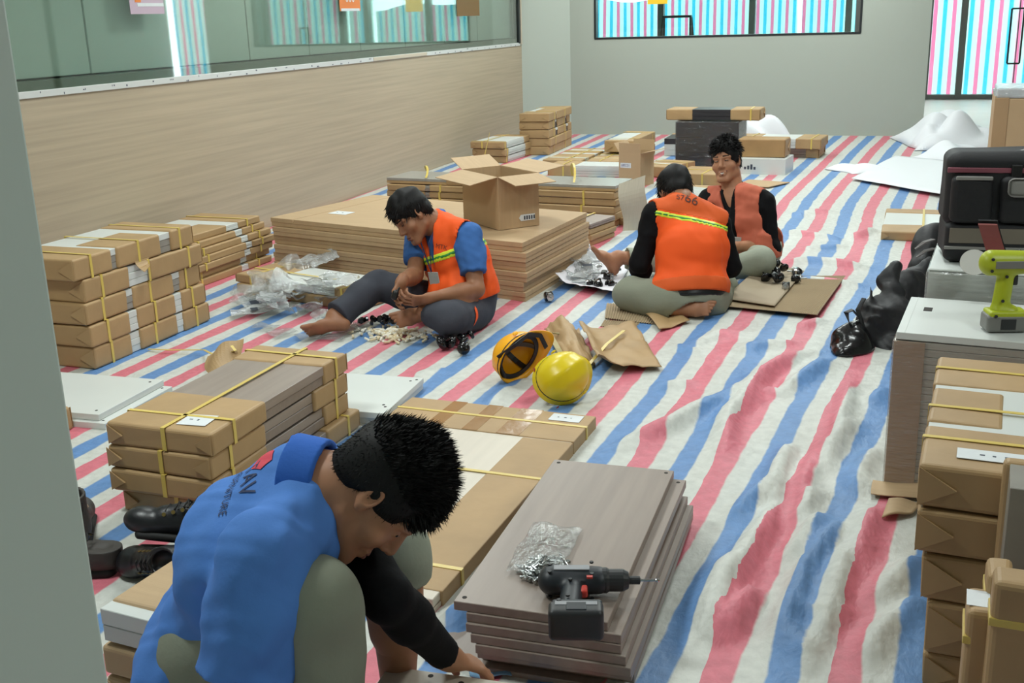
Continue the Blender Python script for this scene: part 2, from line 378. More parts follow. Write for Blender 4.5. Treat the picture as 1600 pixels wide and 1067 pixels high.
# walls out of the frame
bm = bmesh.new(); box(bm, 3.2, 3.35, -1.5, 14.3, -.01, CEIL); struct('wall_right', bm, WALLP)
bm = bmesh.new(); box(bm, -4.75, 3.35, -1.65, -1.5, -.01, CEIL); struct('wall_front', bm, WALLP)
bm = bmesh.new(); box(bm, 5.05, 5.2, 14.15, 19.86, -.01, CEIL); box(bm, 3.2, 5.2, 14.15, 14.3, -.01, CEIL); struct('wall_far_right', bm, WALLP)
bm = bmesh.new(); box(bm, -7.35, -7.2, 14.15, 19.86, -.01, CEIL); struct('wall_far_left', bm, WALLP)
bm = bmesh.new(); box(bm, -1.35, -.622, -.45, .690, -.01, CEIL, .004); struct('wall_near', bm, WALLN)
# ------------------------------------------------------------------ glazed front behind the back wall, tarpaulin hung outside
bm = bmesh.new(); box(bm, -7.2, 5.2, 19.70, 19.86, 2.6, CEIL); struct('wall_far', bm, WALLP)
PX = [-7.1, -5.4, -3.83, -2.27, -.70, .56, 1.085, 2.75, 4.1]
for i, (a, b) in enumerate(zip(PX[:-1], PX[1:])):
    bm = bmesh.new(); box(bm, a, b, 19.775, 19.785, .04, 2.6); g = struct('door_1' if i == 6 else 'window_%d' % (i + 3 - (i > 6)), bm, GLASSC)
    bm = bmesh.new(); box(bm, a - .05, a + .05, 19.70, 19.85, 0, 2.6, .005); obj('post', bm, FRAMEM, g)
    bm = bmesh.new(); box(bm, a + .05, b - .05, 19.71, 19.85, 0.0, .075, .004); obj('bottom_rail', bm, FRAMEM, g)
    if i == 6:
        hb = bmesh.new()
        for xx in (1.77, 1.95): box(hb, xx - .014, xx + .014, 19.64, 19.665, .56, 1.40, .004)
        for zz in (.56, 1.40): box(hb, 1.77, 1.95, 19.64, 19.665, zz - .014, zz + .014, .004)
        for zz in (.70, 1.26): box(hb, 1.762, 1.778, 19.66, 19.78, zz - .01, zz + .01)
        obj('handle', hb, BLACKP, g)
        bm = bmesh.new(); box(bm, 1.89, 1.905, 19.765, 19.795, .04, 2.6); obj('pane_joint', bm, FRAMEM, g)
m = bpy.data.materials.new('hanging_tarpaulin'); m.use_nodes = True; t = m.node_tree; n = t.nodes; l = t.links
for q in list(n): n.remove(q)
def stripes(n, l, u, cols):
    fr = n.new('ShaderNodeMath'); fr.operation = 'FRACT'; l.new(u, fr.inputs[0]); cr = n.new('ShaderNodeValToRGB'); cr.color_ramp.interpolation = 'LINEAR'
    e = cr.color_ramp.elements; e[0].position = 0; e[0].color = (*s2l(cols[0][1]), 1); e[1].position = 1; e[1].color = (*s2l(cols[-1][1]), 1)
    prev = cols[0][1]
    for p, c in cols[1:]:
        a = e.new(p - .012); a.color = (*s2l(prev), 1); b = e.new(p + .012); b.color = (*s2l(c), 1); prev = c
    l.new(fr.outputs[0], cr.inputs[0]); return cr
out = n.new('ShaderNodeOutputMaterial'); tc = n.new('ShaderNodeTexCoord'); sx = n.new('ShaderNodeSeparateXYZ'); l.new(tc.outputs['UV'], sx.inputs[0])
cr = stripes(n, l, sx.outputs[0], [(0, (250, 176, 206)), (.22, (236, 250, 246)), (.5, (130, 222, 242)), (.72, (236, 252, 250))])
d1 = n.new('ShaderNodeBsdfDiffuse'); d2 = n.new('ShaderNodeBsdfTranslucent'); mx = n.new('ShaderNodeMixShader'); mx.inputs[0].default_value = .62
l.new(cr.outputs[0], d1.inputs[0]); l.new(cr.outputs[0], d2.inputs[0]); l.new(d1.outputs[0], mx.inputs[1]); l.new(d2.outputs[0], mx.inputs[2]); l.new(mx.outputs[0], out.inputs[0])
HANG = m
def hung(x0, x1, seed, per, top):
    f = Wob(seed, 5.0); bm = bmesh.new(); nx, nz = int((x1 - x0) / .03), 14; P = []
    for i in range(nz + 1):
        row = []
        for j in range(nx + 1):
            x = x0 + (x1 - x0) * j / nx; z = .03 + (top + .05 * float(f(x * .6, 9))) * i / nz
            row.append(V((x + .010 * float(f(x, z * .5)), 20.02 + .018 * float(f(x * 1.6, z * .4, 3)), z)))
        P.append(row)
    sheet(bm, P, .004); uv = bm.loops.layers.uv.new('UVMap')
    for fc in bm.faces:
        for lp in fc.loops: lp[uv].uv = ((lp.vert.co.x) / per + seed * .37, lp.vert.co.z)
    return tag(obj('tarpaulin', bm, HANG), None, 'tarpaulin')
random.seed(2)
tag(hung(-7.12, -1.54, 3, .245, 1.70), 'striped tarpaulin hung outside the glass behind the left part of the high window')
tag(hung(-1.46, .49, 8, .245, 1.72), 'striped tarpaulin hung outside the glass behind the right end of the high window')
tag(hung(.54, 1.05, 5, .29, 2.1), 'narrow striped tarpaulin hanging outside beside the grey door post')
tag(hung(1.10, 5.0, 12, .29, 2.1), 'striped tarpaulin hanging outside behind the glass door with the black pull handle')
# ------------------------------------------------------------------ lamps
LF = mat('lamp_frame', (210, 212, 210), .4)
ld = mat('lamp_diffuser', (235, 248, 246), .5, emit=4.0)
for k, (x, y, w) in enumerate(LAMPS):
    a = thing('ceiling_panel_light', ('square white ceiling panel light, %s one in the row %s' % ('left' if x < -1.5 else 'right', {13.0: 'nearest the window wall', 10.2: 'above the far parcels', 7.2: 'above the large cartons', 4.6: 'above the helmets'}.get(y, 'nearest the camera'))) if y < 15 else 'square white ceiling panel light in the glazed hall, %s one' % ('right' if x > 0 else 'left'), 'lamp', (x, y, CEIL - .03), group='ceiling panel lights')
    bm = bmesh.new(); box(bm, -.32, .32, -.32, .32, .0, .03, .004); obj('frame', bm, LF, a)
    bm = bmesh.new(); box(bm, -.29, .29, -.29, .29, -.004, 0); obj('diffuser', bm, ld, a)
    L = bpy.data.lights.new('panel_light', 'AREA'); L.shape = 'SQUARE'; L.size = .58; L.energy = LAMP_W * w; L.color = (.93, 1.0, .97)
    o = bpy.data.objects.new('panel_light', L); COL.objects.link(o); o.parent = a; o.location = (0, 0, -.02)
# ------------------------------------------------------------------ papers taped to the panes
def paper(name, label, loc_fn, parts):
    t = thing(name, label, 'notice', loc_fn(0, 0)); return t
def notice(x, y0, y1, z0, z1, label, base, extra=()):
    t = thing('notice', label, 'notice', (x, (y0 + y1) / 2, z0))
    bm = bmesh.new(); box(bm, 0, .002, -(y1 - y0) / 2, (y1 - y0) / 2, 0, z1 - z0); obj('sheet', bm, base, t)
    for nm, a, b, c, d, mm in extra:
        bm = bmesh.new(); box(bm, .002, .0035, a, b, c, d); obj(nm, bm, mm, t)
    return t
ORG = mat('orange_print', (226, 130, 62), .6); RED = mat('red_print', (205, 74, 62), .6); WPAP = mat('white_paper', (214, 220, 222), .6, var=.03, vscale=20); BRNP = mat('brown_paper_notice', (120, 92, 50), .7)
MAU = mat('mauve_paper', (190, 170, 186), .6)
g = lambda px: -4.45 * 0 + (CP + ray(px, 8) * (-4.44 / ray(px, 8).x)).y
notice(-4.443, g(203), g(256), 1.58, 1.78, 'pale mauve notice with an orange mark taped to the long left pane', MAU, [('orange_mark', -.12, -.06, .07, .16, ORG), ('white_band', -.1, .17, .045, .065, WPAP)])
a = notice(-4.443, g(531), g(563), 1.585, 1.8, 'orange notice with white figures taped to the long left pane', ORG, [('white_border', -.175, .175, .0, .022, WPAP)])
me = text_mesh('000', .12); o = obj('figures', me, WPAP, a, (.004, 0, .11), (R(90), 0, R(90)))
notice(-4.443, g(714), g(749), 1.52, 1.85, 'brown sheet with a red label taped to the far end of the left pane', BRNP, [('red_label', .0, .3, .19, .3, RED)])
t = thing('notice', 'yellow paper notice taped on the high window of the back wall', 'notice', (-2.80, 14.205, 1.60))
bm = bmesh.new(); box(bm, -.125, .125, -.002, 0, 0, .3); obj('sheet', bm, YEL, t)
# ------------------------------------------------------------------ step ladder seen through the high window
t = thing('step_ladder', 'dark step ladder standing in the hall beyond the high window', 'ladder', (-2.98, 16.6, 0))
al = mat('ladder_metal', (66, 68, 68), .35, metal=.6)
for sx in (-1, 1):
    for sy in (-1, 1):
        bm = bmesh.new(); tube(bm, [(sx * .20, sy * .03, 1.42), (sx * .27, sy * .42, 0)], .018, 8); obj('leg', bm, al, t)
bm = bmesh.new(); box(bm, -.21, .21, -.06, .06, 1.415, 1.45, .006); obj('top_step', bm, BLACKP, t)
for z in (.3, .6, .9, 1.15):
    y = -.03 - .39 * (1.42 - z) / 1.42; bm = bmesh.new(); box(bm, -.20 - .05 * (1.42 - z), .20 + .05 * (1.42 - z), y - .04, y + .04, z - .012, z + .012, .003); obj('step', bm, al, t)
# ------------------------------------------------------------------ striped floor tarpaulin: pattern follows the cloth, folds are real
AN = [(-1,1035,540),(-1,960,640),(-1,905,715),(0,1155,540),(0,1110,610),(0,1083,640),(0,1010,730),(0,1225,427),(0,1308,300),(1,1381,300),(1,1341,400),(1,1333,427),(1,1268,533),(1,1205,615),(1,1178,640),(1,1160,738),(1,1122,798),(1,1095,850),
(2,1445,300),(2,1415,400),(2,1325,580),(2,1312,640),(2,1292,700),(2,1262,760),(2,1240,790),(2,1195,880),(2,1170,960),(2,1120,1060),(3,1384,740),(3,1368,800),(3,1357,860),(3,1325,960),(3,1306,1060),(3.5,1415,1060),(3.5,1440,850),
(-1.5,897,640),(-1.5,917,613),(-2,796,627),(-2.5,759,615),(-3,736,601),(-3.5,678,604),(-4,667,572),(-4.5,623,558),(-5,569,564),(-5.5,550,540),(-8,232,563),(-7.5,275,565),(-7,287,590),(-6.5,140,695),(-6,140,733),(-5.5,140,765),(-5,172,785),(-4.5,212,822),(-4,270,828),(-4,150,928),(-3.5,195,943),(-1,715,985),
(-4,799,483),(-4,753,512),(-3,900,472),(-3,856,518),(-3.5,862,466),(-2.5,928,489),
(-10,899,212),(-9,944,212),(0.5,1348,300),(1.5,1412,300),(0,1381,221),(-1,1326,222),(1,1424,232),(.5,1225,470),(1.5,1383,427),(1.5,1300,585),(-8.2,325,525)]
ap = np.array([[*at(x, y)[:2], u] for u, x, y in AN]); A = np.c_[np.ones(len(ap)), ap[:, :2], ap[:, 0] * ap[:, 1]]
co, *_ = np.linalg.lstsq(A, ap[:, 2], rcond=None); res = ap[:, 2] - A @ co
def stripe_u(X, Y):
    b = co[0] + co[1] * X + co[2] * Y + co[3] * X * Y; w = 0; s = 0
    for (px, py, _), r in zip(ap, res):
        q = 1 / (((X - px) ** 2 + ((Y - py) * .55) ** 2 + .16) ** 1.6); w = w + q; s = s + q * r
    return b + s / w
RIDGE = [([(940,720),(995,693),(1050,673),(1087,650),(1125,633),(1162,615),(1190,588)], .030, .055), ([(1112,745),(1132,693),(1140,653),(1190,595),(1240,560),(1300,545)], .032, .05), ([(1180,618),(1245,618)], .018, .03), ([(1205,628),(1260,590),(1300,558)], .022, .04),
([(1335,653),(1300,703),(1285,758)], .03, .04), ([(1200,947),(1255,965),(1300,967),(1350,970)], .022, .035), ([(1350,960),(1417,897),(1450,872)], .022, .04), ([(1082,1040),(1107,1000),(1132,912),(1175,860)], .034, .05), ([(1120,1020),(1172,940),(1200,925)], .028, .04),
([(1215,367),(1325,377)], .02, .06), ([(1212,412),(1375,422)], .022, .06), ([(1325,377),(1370,360)], .02, .05), ([(760,640),(800,600)], .01, .04), ([(1200,800),(1215,740),(1240,690)], .028, .04), ([(1225,900),(1250,860),(1290,800)], .026, .045), ([(1330,905),(1345,850),(1370,790)], .02, .05),
([(1140,830),(1170,790),(1230,740)], .026, .04), ([(1280,1060),(1240,1000),(1210,960)], .02, .05), ([(640,590),(700,575)], .008, .04), ([(560,650),(600,640)], .01, .03), ([(1380,700),(1350,730),(1330,780)], .018, .04), ([(1040,545),(1110,560)], .012, .05), ([(1020,610),(1090,600)], .014, .05), ([(1230,830),(1260,800),(1270,760)], .022, .035), ([(1160,860),(1205,835)], .02, .04),
([(1400,980),(1440,940)], .018, .04), ([(1260,1060),(1290,980),(1312,900),(1318,840)], .026, .035), ([(1345,1060),(1372,1000),(1420,960)], .02, .04), ([(1195,1060),(1222,985),(1255,900),(1300,840),(1330,800)], .03, .035), ([(1290,720),(1318,650),(1330,590)], .024, .035), ([(1240,790),(1275,720),(1290,680)], .024, .035), ([(1060,1060),(1120,960),(1150,900),(1200,820),(1215,770)], .03, .04), ([(1360,640),(1385,610)], .02, .04), ([(1060,560),(1120,530),(1180,525)], .014, .05), ([(1150,560),(1190,545),(1260,540)], .016, .05), ([(1225,340),(1300,330)], .015, .08), ([(1240,395),(1330,385)], .012, .05), ([(1230,440),(1370,450)], .012, .05), ([(1290,500),(1240,520)], .014, .05), ([(700,1000),(730,960)], .03, .05)]
WR = Wob(29, 12)
def tarp_z(X, Y):
    z = 0
    for pl, hh, wd in RIDGE:
        q = [at(x, y) for x, y in pl]; dm = 1e9; tot = sum((b - a).length for a, b in zip(q[:-1], q[1:])); acc = 0; sb = 0
        for a, b in zip(q[:-1], q[1:]):
            ab = b - a; t = np.clip(((X - a.x) * ab.x + (Y - a.y) * ab.y) / (ab.x ** 2 + ab.y ** 2), 0, 1); d_ = np.hypot(X - a.x - t * ab.x, Y - a.y - t * ab.y); sb = np.where(d_ < dm, (acc + t * ab.length) / tot, sb); dm = np.minimum(dm, d_); acc += ab.length
        tp = np.clip(np.minimum(sb, 1 - sb) / .3, 0, 1); tp = tp * tp * (3 - 2 * tp); z = np.maximum(z, 1.8 * hh * tp * np.exp(-(dm / (wd * .8)) ** 2 * (1 + .4 * WR(X, Y))))
    w1, w2 = Wob(21, 3.2, 9), Wob(22, 9, 9, (1, .5, 1)); open_ = 1 / (1 + np.exp(-(X + 1.2 + .05 * (Y - 4)) / .22)) * 1 / (1 + np.exp((Y - 9) / 1.0)) * 1 / (1 + np.exp((X + .02 * Y - .25) / .12))
    z = z + open_ * (.014 * np.abs(w1(X, Y)) + .008 * np.abs(w2(X, Y)))
    return z + .0015 * np.abs(w2(X * 1.3, Y * 1.3))
xs = np.arange(-4.44, 1.95, .024); ys_ = np.arange(.35, 14.1, .03); XX, YY = np.meshgrid(xs, ys_, indexing='ij'); ZZ = tarp_z(XX, YY); UU = stripe_u(XX, YY) + .125 + 1.6 * ZZ
me = bpy.data.meshes.new('floor_tarpaulin'); nx, ny = XX.shape; me.vertices.add(nx * ny); me.vertices.foreach_set('co', np.stack([XX, YY, ZZ], -1).astype(np.float32).ravel())
ii = np.arange(nx * ny).reshape(nx, ny); q = np.stack([ii[:-1, :-1], ii[1:, :-1], ii[1:, 1:], ii[:-1, 1:]], -1).reshape(-1, 4)
me.loops.add(q.size); me.loops.foreach_set('vertex_index', q.astype(np.int32).ravel()); me.polygons.add(len(q)); me.polygons.foreach_set('loop_start', np.arange(0, q.size, 4, dtype=np.int32)); me.polygons.foreach_set('loop_total', np.full(len(q), 4, np.int32)); me.polygons.foreach_set('use_smooth', np.ones(len(q), bool)); me.update(calc_edges=True)
uv = me.uv_layers.new(name='UVMap'); uv.data.foreach_set('uv', np.stack([UU.ravel()[q.ravel()], YY.ravel()[q.ravel()]], -1).astype(np.float32).ravel())
m = bpy.data.materials.new('floor_tarpaulin'); m.use_nodes = True; t = m.node_tree; n = t.nodes; l = t.links; b = n['Principled BSDF']
tc = n.new('ShaderNodeTexCoord'); sx = n.new('ShaderNodeSeparateXYZ'); l.new(tc.outputs['UV'], sx.inputs[0])
wn = n.new('ShaderNodeTexNoise'); wn.inputs['Scale'].default_value = 9; wn.inputs['Detail'].default_value = 5; l.new(tc.outputs['Object'], wn.inputs['Vector'])
ma = n.new('ShaderNodeMath'); ma.operation = 'MULTIPLY_ADD'; ma.inputs[1].default_value = .07; l.new(wn.outputs[0], ma.inputs[0]); l.new(sx.outputs[0], ma.inputs[2])
cr = stripes(n, l, ma.outputs[0], [(0, (214, 118, 132)), (.26, (205, 207, 200)), (.51, (100, 142, 194)), (.77, (207, 209, 202))])
mx = n.new('ShaderNodeMixRGB'); mx.blend_type = 'MULTIPLY'; mx.inputs[0].default_value = .35; l.new(cr.outputs[0], mx.inputs[1])
w3 = n.new('ShaderNodeTexNoise'); w3.inputs['Scale'].default_value = 30; w3.inputs['Detail'].default_value = 6; l.new(tc.outputs['Object'], w3.inputs['Vector']); l.new(w3.outputs[0], mx.inputs[2])
rp = n.new('ShaderNodeValToRGB'); rp.color_ramp.elements[0].color = (.55, .55, .55, 1); rp.color_ramp.elements[0].position = .3; rp.color_ramp.elements[1].position = .7; l.new(w3.outputs[0], rp.inputs[0]); l.new(rp.outputs[0], mx.inputs[2])
l.new(mx.outputs[0], b.inputs['Base Color']); b.inputs['Roughness'].default_value = .5; b.inputs['Specular IOR Level'].default_value = .35
mp = n.new('ShaderNodeMapping'); mp.inputs['Scale'].default_value = (1.6, 1, 1); l.new(tc.outputs['Object'], mp.inputs[0])
n1 = n.new('ShaderNodeTexNoise'); n1.inputs['Scale'].default_value = 16; n1.inputs['Detail'].default_value = 7; n1.inputs['Distortion'].default_value = .25; l.new(mp.outputs[0], n1.inputs['Vector'])
bp = n.new('ShaderNodeBump'); bp.inputs['Strength'].default_value = .34; bp.inputs['Distance'].default_value = .02; l.new(n1.outputs[0], bp.inputs['Height']); l.new(bp.outputs[0], b.inputs['Normal'])
tag(obj('floor_tarpaulin', me, m), 'crumpled red, white and blue striped tarpaulin spread over the whole floor', 'tarpaulin')
# ------------------------------------------------------------------ packing materials
KRAFT = mat('kraft_paper', (172, 141, 99), .55, var=.10, vscale=5, bump=.35, bscale=7, stretch=(1, 1, 1))
KRAFT2 = mat('kraft_paper_dark', (164, 130, 86), .5, var=.10, vscale=6, bump=.4, bscale=8)
CARD = mat('cardboard', (184, 156, 120), .7, var=.05, vscale=4, bump=.08, bscale=40, stretch=(1, 14, 1))
CARDI = mat('cardboard_inside', (168, 138, 102), .75, var=.05, vscale=4)
CARDE = mat('cardboard_edge', (172, 140, 100), .75, var=.14, vscale=26, stretch=(1, 1, .3))
TAPE = mat('brown_packing_tape', (158, 118, 70), .22, bump=.3, bscale=12)
STRAP = mat('yellow_strap', (214, 188, 96), .35)
WHITEB = mat('white_board', (212, 216, 212), .35, var=.02, vscale=3)
WHITEE = mat('white_board_edge', (196, 200, 196), .4)
BROWNB = mat('brown_laminate', (148, 134, 124), .38, var=.10, vscale=2.2, stretch=(14, .9, 14), bump=.02, bscale=20)
BROWNE = mat('brown_laminate_edge', (132, 118, 108), .42, var=.10, vscale=3, stretch=(1, 14, 14))
PALEB = mat('pale_laminate', (208, 198, 182), .4, var=.05, vscale=2, stretch=(12, .8, 12))
GREYB = mat('grey_laminate', (150, 146, 138), .3, var=.05, vscale=2, stretch=(.8, 10, 10))
DARKB = mat('dark_charcoal_board', (44, 44, 49), .35, var=.08, vscale=3)
LABEL = mat('paper_label', (218, 222, 224), .5, var=.03, vscale=40)
INK = mat('ink', (60, 66, 80), .6)
HOLE = mat('hole_dark', (46, 42, 38), .8)
FILM = film('stretch_film', (238, 238, 236), .22, .22, .07, bscale=10, bump=.9, stretch=(1, 1, 7))
def label_on(t, x, y, z, w, d, rot=0.0, seed=0, name='label'):
    rr = random.Random(seed); bm = bmesh.new(); box(bm, -w / 2, w / 2, -d / 2, d / 2, 0, .0012)
    o = obj(name, bm, LABEL, t, (x, y, z), (0, 0, rot)); bm = bmesh.new(); xx = -w * .28
    while xx < w * .26:
        s = rr.uniform(.008, .022); box(bm, xx, xx + s * .55, -d * .04 + rr.uniform(-.004, .004), d * .05, .0012, .0017); xx += s + rr.uniform(.006, .03)
    obj('print', bm, INK, o)
def parcel(label, x, y, z, rotz, L, Wd, H, secs=((0, .3), (.36, .72), (.77, 1)), core=WHITEB, edge=None, straps=(.13, .52, .88), long_strap=None, lab=None, group=None, kraft=None, boards=3, folds=True, seed=0, grow=.003, name='parcel', cat='parcel'):
    rr = random.Random(seed * 7 + 3); kraft = kraft or KRAFT; t = thing(name, label, cat, (x, y, z), rotz, group)
    hx, hy = Wd / 2 - .004, L / 2 - .004; full = len(secs) == 1 and secs[0][0] <= 0 and secs[0][1] >= 1
    if not full:
        k = boards
        for i in range(k):
            a, b = .004 + (H - .008) * i / k, .004 + (H - .008) * (i + 1) / k; j = rr.uniform(-.004, .004)
            bm = bmesh.new(); box(bm, -hx + j, hx + j - .002, -hy, hy, a, b - .0012, .0015, 1); obj('board', bm, (edge or core) if i < k - 1 else core, t)
    for i, s in enumerate(secs):
        y0, y1 = -L / 2 + s[0] * L, -L / 2 + s[1] * L; xa, xb = (s[2], s[3]) if len(s) > 2 else (0, 1)
        bm = bmesh.new(); g = grow; box(bm, -Wd / 2 + xa * Wd - (g if xa == 0 else 0), -Wd / 2 + xb * Wd + (g if xb == 1 else 0), y0 - (g if s[0] <= 0 else 0), y1 + (g if s[1] >= 1 else 0), .001, H + (.0 if xa == 0 and xb == 1 else .001), min(.011, H * .17), 3, jit=.003)
        obj('wrapper', bm, kraft, t)
    if folds:
        for sy in (-1, 1):
            if (sy < 0 and secs[0][0] > 0) or (sy > 0 and secs[-1][1] < 1): continue
            yy = sy * (L / 2 + grow + .002)
            for sx in (-1, 1):
                bm = bmesh.new(); e = sx * (Wd / 2); a = sx * (Wd / 2 - H * .75)
                p = [V((e, yy, H * .93)), V((a, yy, H * .5)), V((e, yy, H * .07))]; q = [v + V((0, sy * .008, 0)) for v in p]; q[0].y -= sy * .006; q[2].y -= sy * .006
                va = [bm.verts.new(v) for v in p]; vb = [bm.verts.new(v) for v in q]
                for f in ((va[0], va[1], vb[1], vb[0]), (va[1], va[2], vb[2], vb[1]), (va[2], va[0], vb[0], vb[2]), tuple(vb), tuple(va[::-1])): bm.faces.new(f)
                bmesh.ops.recalc_face_normals(bm, faces=bm.faces); obj('folded_end', bm, kraft, t)
    for s in straps:
        yy = -L / 2 + s * L + rr.uniform(-.008, .008); bm = bmesh.new(); g = grow + .001; sl = rr.uniform(-.01, .01); w = .0075
        x0, x1, z0, z1 = -Wd / 2 - g, Wd / 2 + g, -.0, H + .0022
        for (ax, az, bx, bz) in ((x0, z1, x1, z1), (x1, z1, x1, z0), (x0, z1, x0, z0)):
            ya, yb = yy + (sl if ax > 0 else -sl), yy + (sl if bx > 0 else -sl)
            if az == bz: vs = [(ax, ya - w, az), (bx, yb - w, bz), (bx, yb + w, bz), (ax, ya + w, az)]; nn = V((0, 0, .0014))
            else: vs = [(ax, ya - w, az), (bx, yb - w, bz), (bx, yb + w, bz), (ax, ya + w, az)]; nn = V((.0014 if ax > 0 else -.0014, 0, 0))
            a = [bm.verts.new(v) for v in vs]; b = [bm.verts.new(V(v) + nn) for v in vs]
            for f in (a, b[::-1], (a[0], a[1], b[1], b[0]), (a[1], a[2], b[2], b[1]), (a[2], a[3], b[3], b[2]), (a[3], a[0], b[0], b[3])): bm.faces.new(f)
        bmesh.ops.recalc_face_normals(bm, faces=bm.faces); obj('strap', bm, STRAP, t)
    if long_strap is not None:
        xx = (long_strap - .5) * Wd; bm = bmesh.new(); g = grow + .0015
        box(bm, xx - .0075, xx + .0075, -L / 2 - g, L / 2 + g, H + .002, H + .0036)
        for sy in (-1, 1): box(bm, xx - .0075, xx + .0075, min(sy * (L / 2 + g), sy * (L / 2 + g + .0014)), max(sy * (L / 2 + g), sy * (L / 2 + g + .0014)), .004, H + .0036)
        obj('strap', bm, STRAP, t)
    if lab: label_on(t, lab[0] * Wd, lab[1] * L, H + .0015, lab[2], lab[3], lab[4] if len(lab) > 4 else 0, seed)
    return t
ORD = ['topmost', 'second from the top', 'third from the top', 'fourth from the top', 'fifth from the top', 'sixth from the top', 'lowest']
def ordn(i, n): return 'topmost' if i == n - 1 else ('lowest' if i == 0 else ORD[n - 1 - i])
# ------------------------------------------------------------------ A: five parcels by the near end of the panelled wall
aS = [((0, .30), (.37, .70), (.76, 1)), ((0, .31), (.38, .72), (.78, 1)), ((0, .33), (.38, .74), (.80, 1)), ((0, .35), (.52, 1)), ((0, .29), (.33, .70, .45, 1), (.80, 1))]
aD = [(.0, .0), (.0, -.01), (-.01, -.02), (-.005, .0), (-.01, -.05)]
aC = ['with two white gaps', 'with white label patches', 'with grey gaps', 'with broad white patch', 'with white top and torn flap']
for i in range(5):
    t = parcel('parcel %s, %s of the stack by the near pillar' % (aC[i], ordn(i, 5)), -3.563 + aD[i][0], 4.386 + aD[i][1], .105 * i, -.027 + .01 * (i % 3 - 1), .87, .431, .104, aS[i], WHITEB, GREYB if i in (2, 4) else WHITEB, seed=i, group='parcels in the near left stack')
f = Wob(3, 20); bm = bmesh.new()
sheet(bm, [[V((.218 + .05 * (u / 5) ** 2, -.03 + v * .022 * (1 - .12 * u), .012 - .010 * u + .004 * v * (1 if u > 3 else 0))) for v in range(6)] for u in range(6)], .002); obj('torn_flap', bm, KRAFT, t)
# ------------------------------------------------------------------ B: seven flat parcels behind them
for i in range(7):
    parcel('flat parcel, %s of the low stack left of the large cartons' % ordn(i, 7), -4.05 + (.012, -.01, .02, .02, .01, -.012, -.03)[i], 5.79 + (.0, .02, .03, .06, .03, .0, -.03)[i], .0442 * i, -.05 + .012 * (i % 3 - 1), .90, .46, .0436, ((0, .64), (.72, 1)) if i < 6 else ((0, .60, .55, 1), (.74, 1)), WHITEB, WHITEB, straps=(.2, .84), seed=20 + i, boards=2, folds=False, group='flat parcels in the low stack by the wall')
# ------------------------------------------------------------------ C: two flat parcels in front of the large boxes
parcel('kraft parcel under the white topped one before the large flat boxes', -3.03, 5.44, 0, -.279 + R(90), .93, .335, .056, ((0, 1),), straps=(.14, .86), seed=31, folds=True, group='pair of flat parcels by the clear wrappers')
parcel('flat parcel with bare white middle and brown ends by the clear wrappers', -3.046, 5.463, .0565, -.279 + R(90), .932, .342, .054, ((0, .17), (.70, 1)), straps=(.12, .86), long_strap=.45, seed=32, group='pair of flat parcels by the clear wrappers')
# ------------------------------------------------------------------ D: six large flat cardboard boxes
dq = [(-3.63, 6.02), (-1.81, 5.55), (-1.71, 6.52), (-3.37, 6.97)]; dc = (sum(p[0] for p in dq) / 4, sum(p[1] for p in dq) / 4)
for i in range(6):
    rr = random.Random(50 + i); t = thing('flat_carton', 'large flat brown carton, %s of the six under the open box' % ordn(i, 6), 'carton', (dc[0] + rr.uniform(-.012, .012), dc[1] + rr.uniform(-.012, .012), .055 * i), rr.uniform(-.006, .006), 'large flat cartons under the open box')
    pts = [(p[0] - dc[0], p[1] - dc[1]) for p in dq]; bm = bmesh.new(); quadbox(bm, pts, 0, .044, .003); obj('tray', bm, CARD, t)
    lid = [(p[0] * 1.004, p[1] * 1.006) for p in pts]; e = .10; mid = lambda a, b: (a[0] + (b[0] - a[0]) * e, a[1] + (b[1] - a[1]) * e)
    if i == 5:
        ml, mb = mid(lid[0], lid[1]), mid(lid[3], lid[2]); e = .105; ml2, mb2 = mid(lid[0], lid[1]), mid(lid[3], lid[2])
        bm = bmesh.new(); quadbox(bm, [lid[0], ml, mb, lid[3]], .026, .054, .003); quadbox(bm, [ml2, lid[1], lid[2], mb2], .026, .054, .003); obj('lid', bm, CARD, t)
        label_on(t, -.62, -.02, .0545, .14, .10, -.2, 5)
    else:
        bm = bmesh.new(); quadbox(bm, lid, .026, .054, .003); obj('lid', bm, CARD, t)
# ------------------------------------------------------------------ F and E: long stacks behind the large cartons
for i in range(4):
    parcel('long flat parcel, %s of the low stack just behind the large cartons' % ordn(i, 4), -2.58 + .01 * (i % 2), 7.43, .04 * i, -.24 + R(90), 1.62, .37, .0395, ((0, .3), (.55, 1)) if i < 3 else ((.62, .84),), BROWNB if i == 3 else WHITEB, BROWNE, straps=(.1, .5), seed=60 + i, boards=2, folds=False, grow=.002, group='long flat parcels behind the large cartons')
for i in range(6):
    parcel('long flat parcel, %s of the higher stack behind the open box' % ordn(i, 6), -2.755, 8.045 + .006 * (i % 2), .052 * i, -.105 + R(90), 1.90 + .02 * (i % 2), .40, .0512, ((0, .44), (.46, .8), (.82, 1)) if i < 5 else ((.5, .72, 0, 1),), GREYB, BROWNE if i < 5 else KRAFT, straps=(.13, .5, .75) if i < 5 else (), seed=70 + i, boards=2, folds=False, grow=.002, group='long flat parcels in the higher stack')
for (xx, hgt, yy, wd) in ((-2.13, .12, 8.0, .16), (-3.35, .07, 8.1, .2)):
    t = thing('loose_strap', 'loose yellow strap arching over the %s end of the long stack' % ('right' if xx > -3 else 'left'), 'strap', (xx, yy, .313)); bm = bmesh.new()
    tube(bm, [V((-.02 - wd * (1 - math.cos(a)) * .35, -.19 + .12 * a, hgt * math.sin(a))) for a in np.linspace(.04, math.pi - .04, 14)], .01, 4, flat=(.008, .0012)); obj('band', bm, STRAP, t)
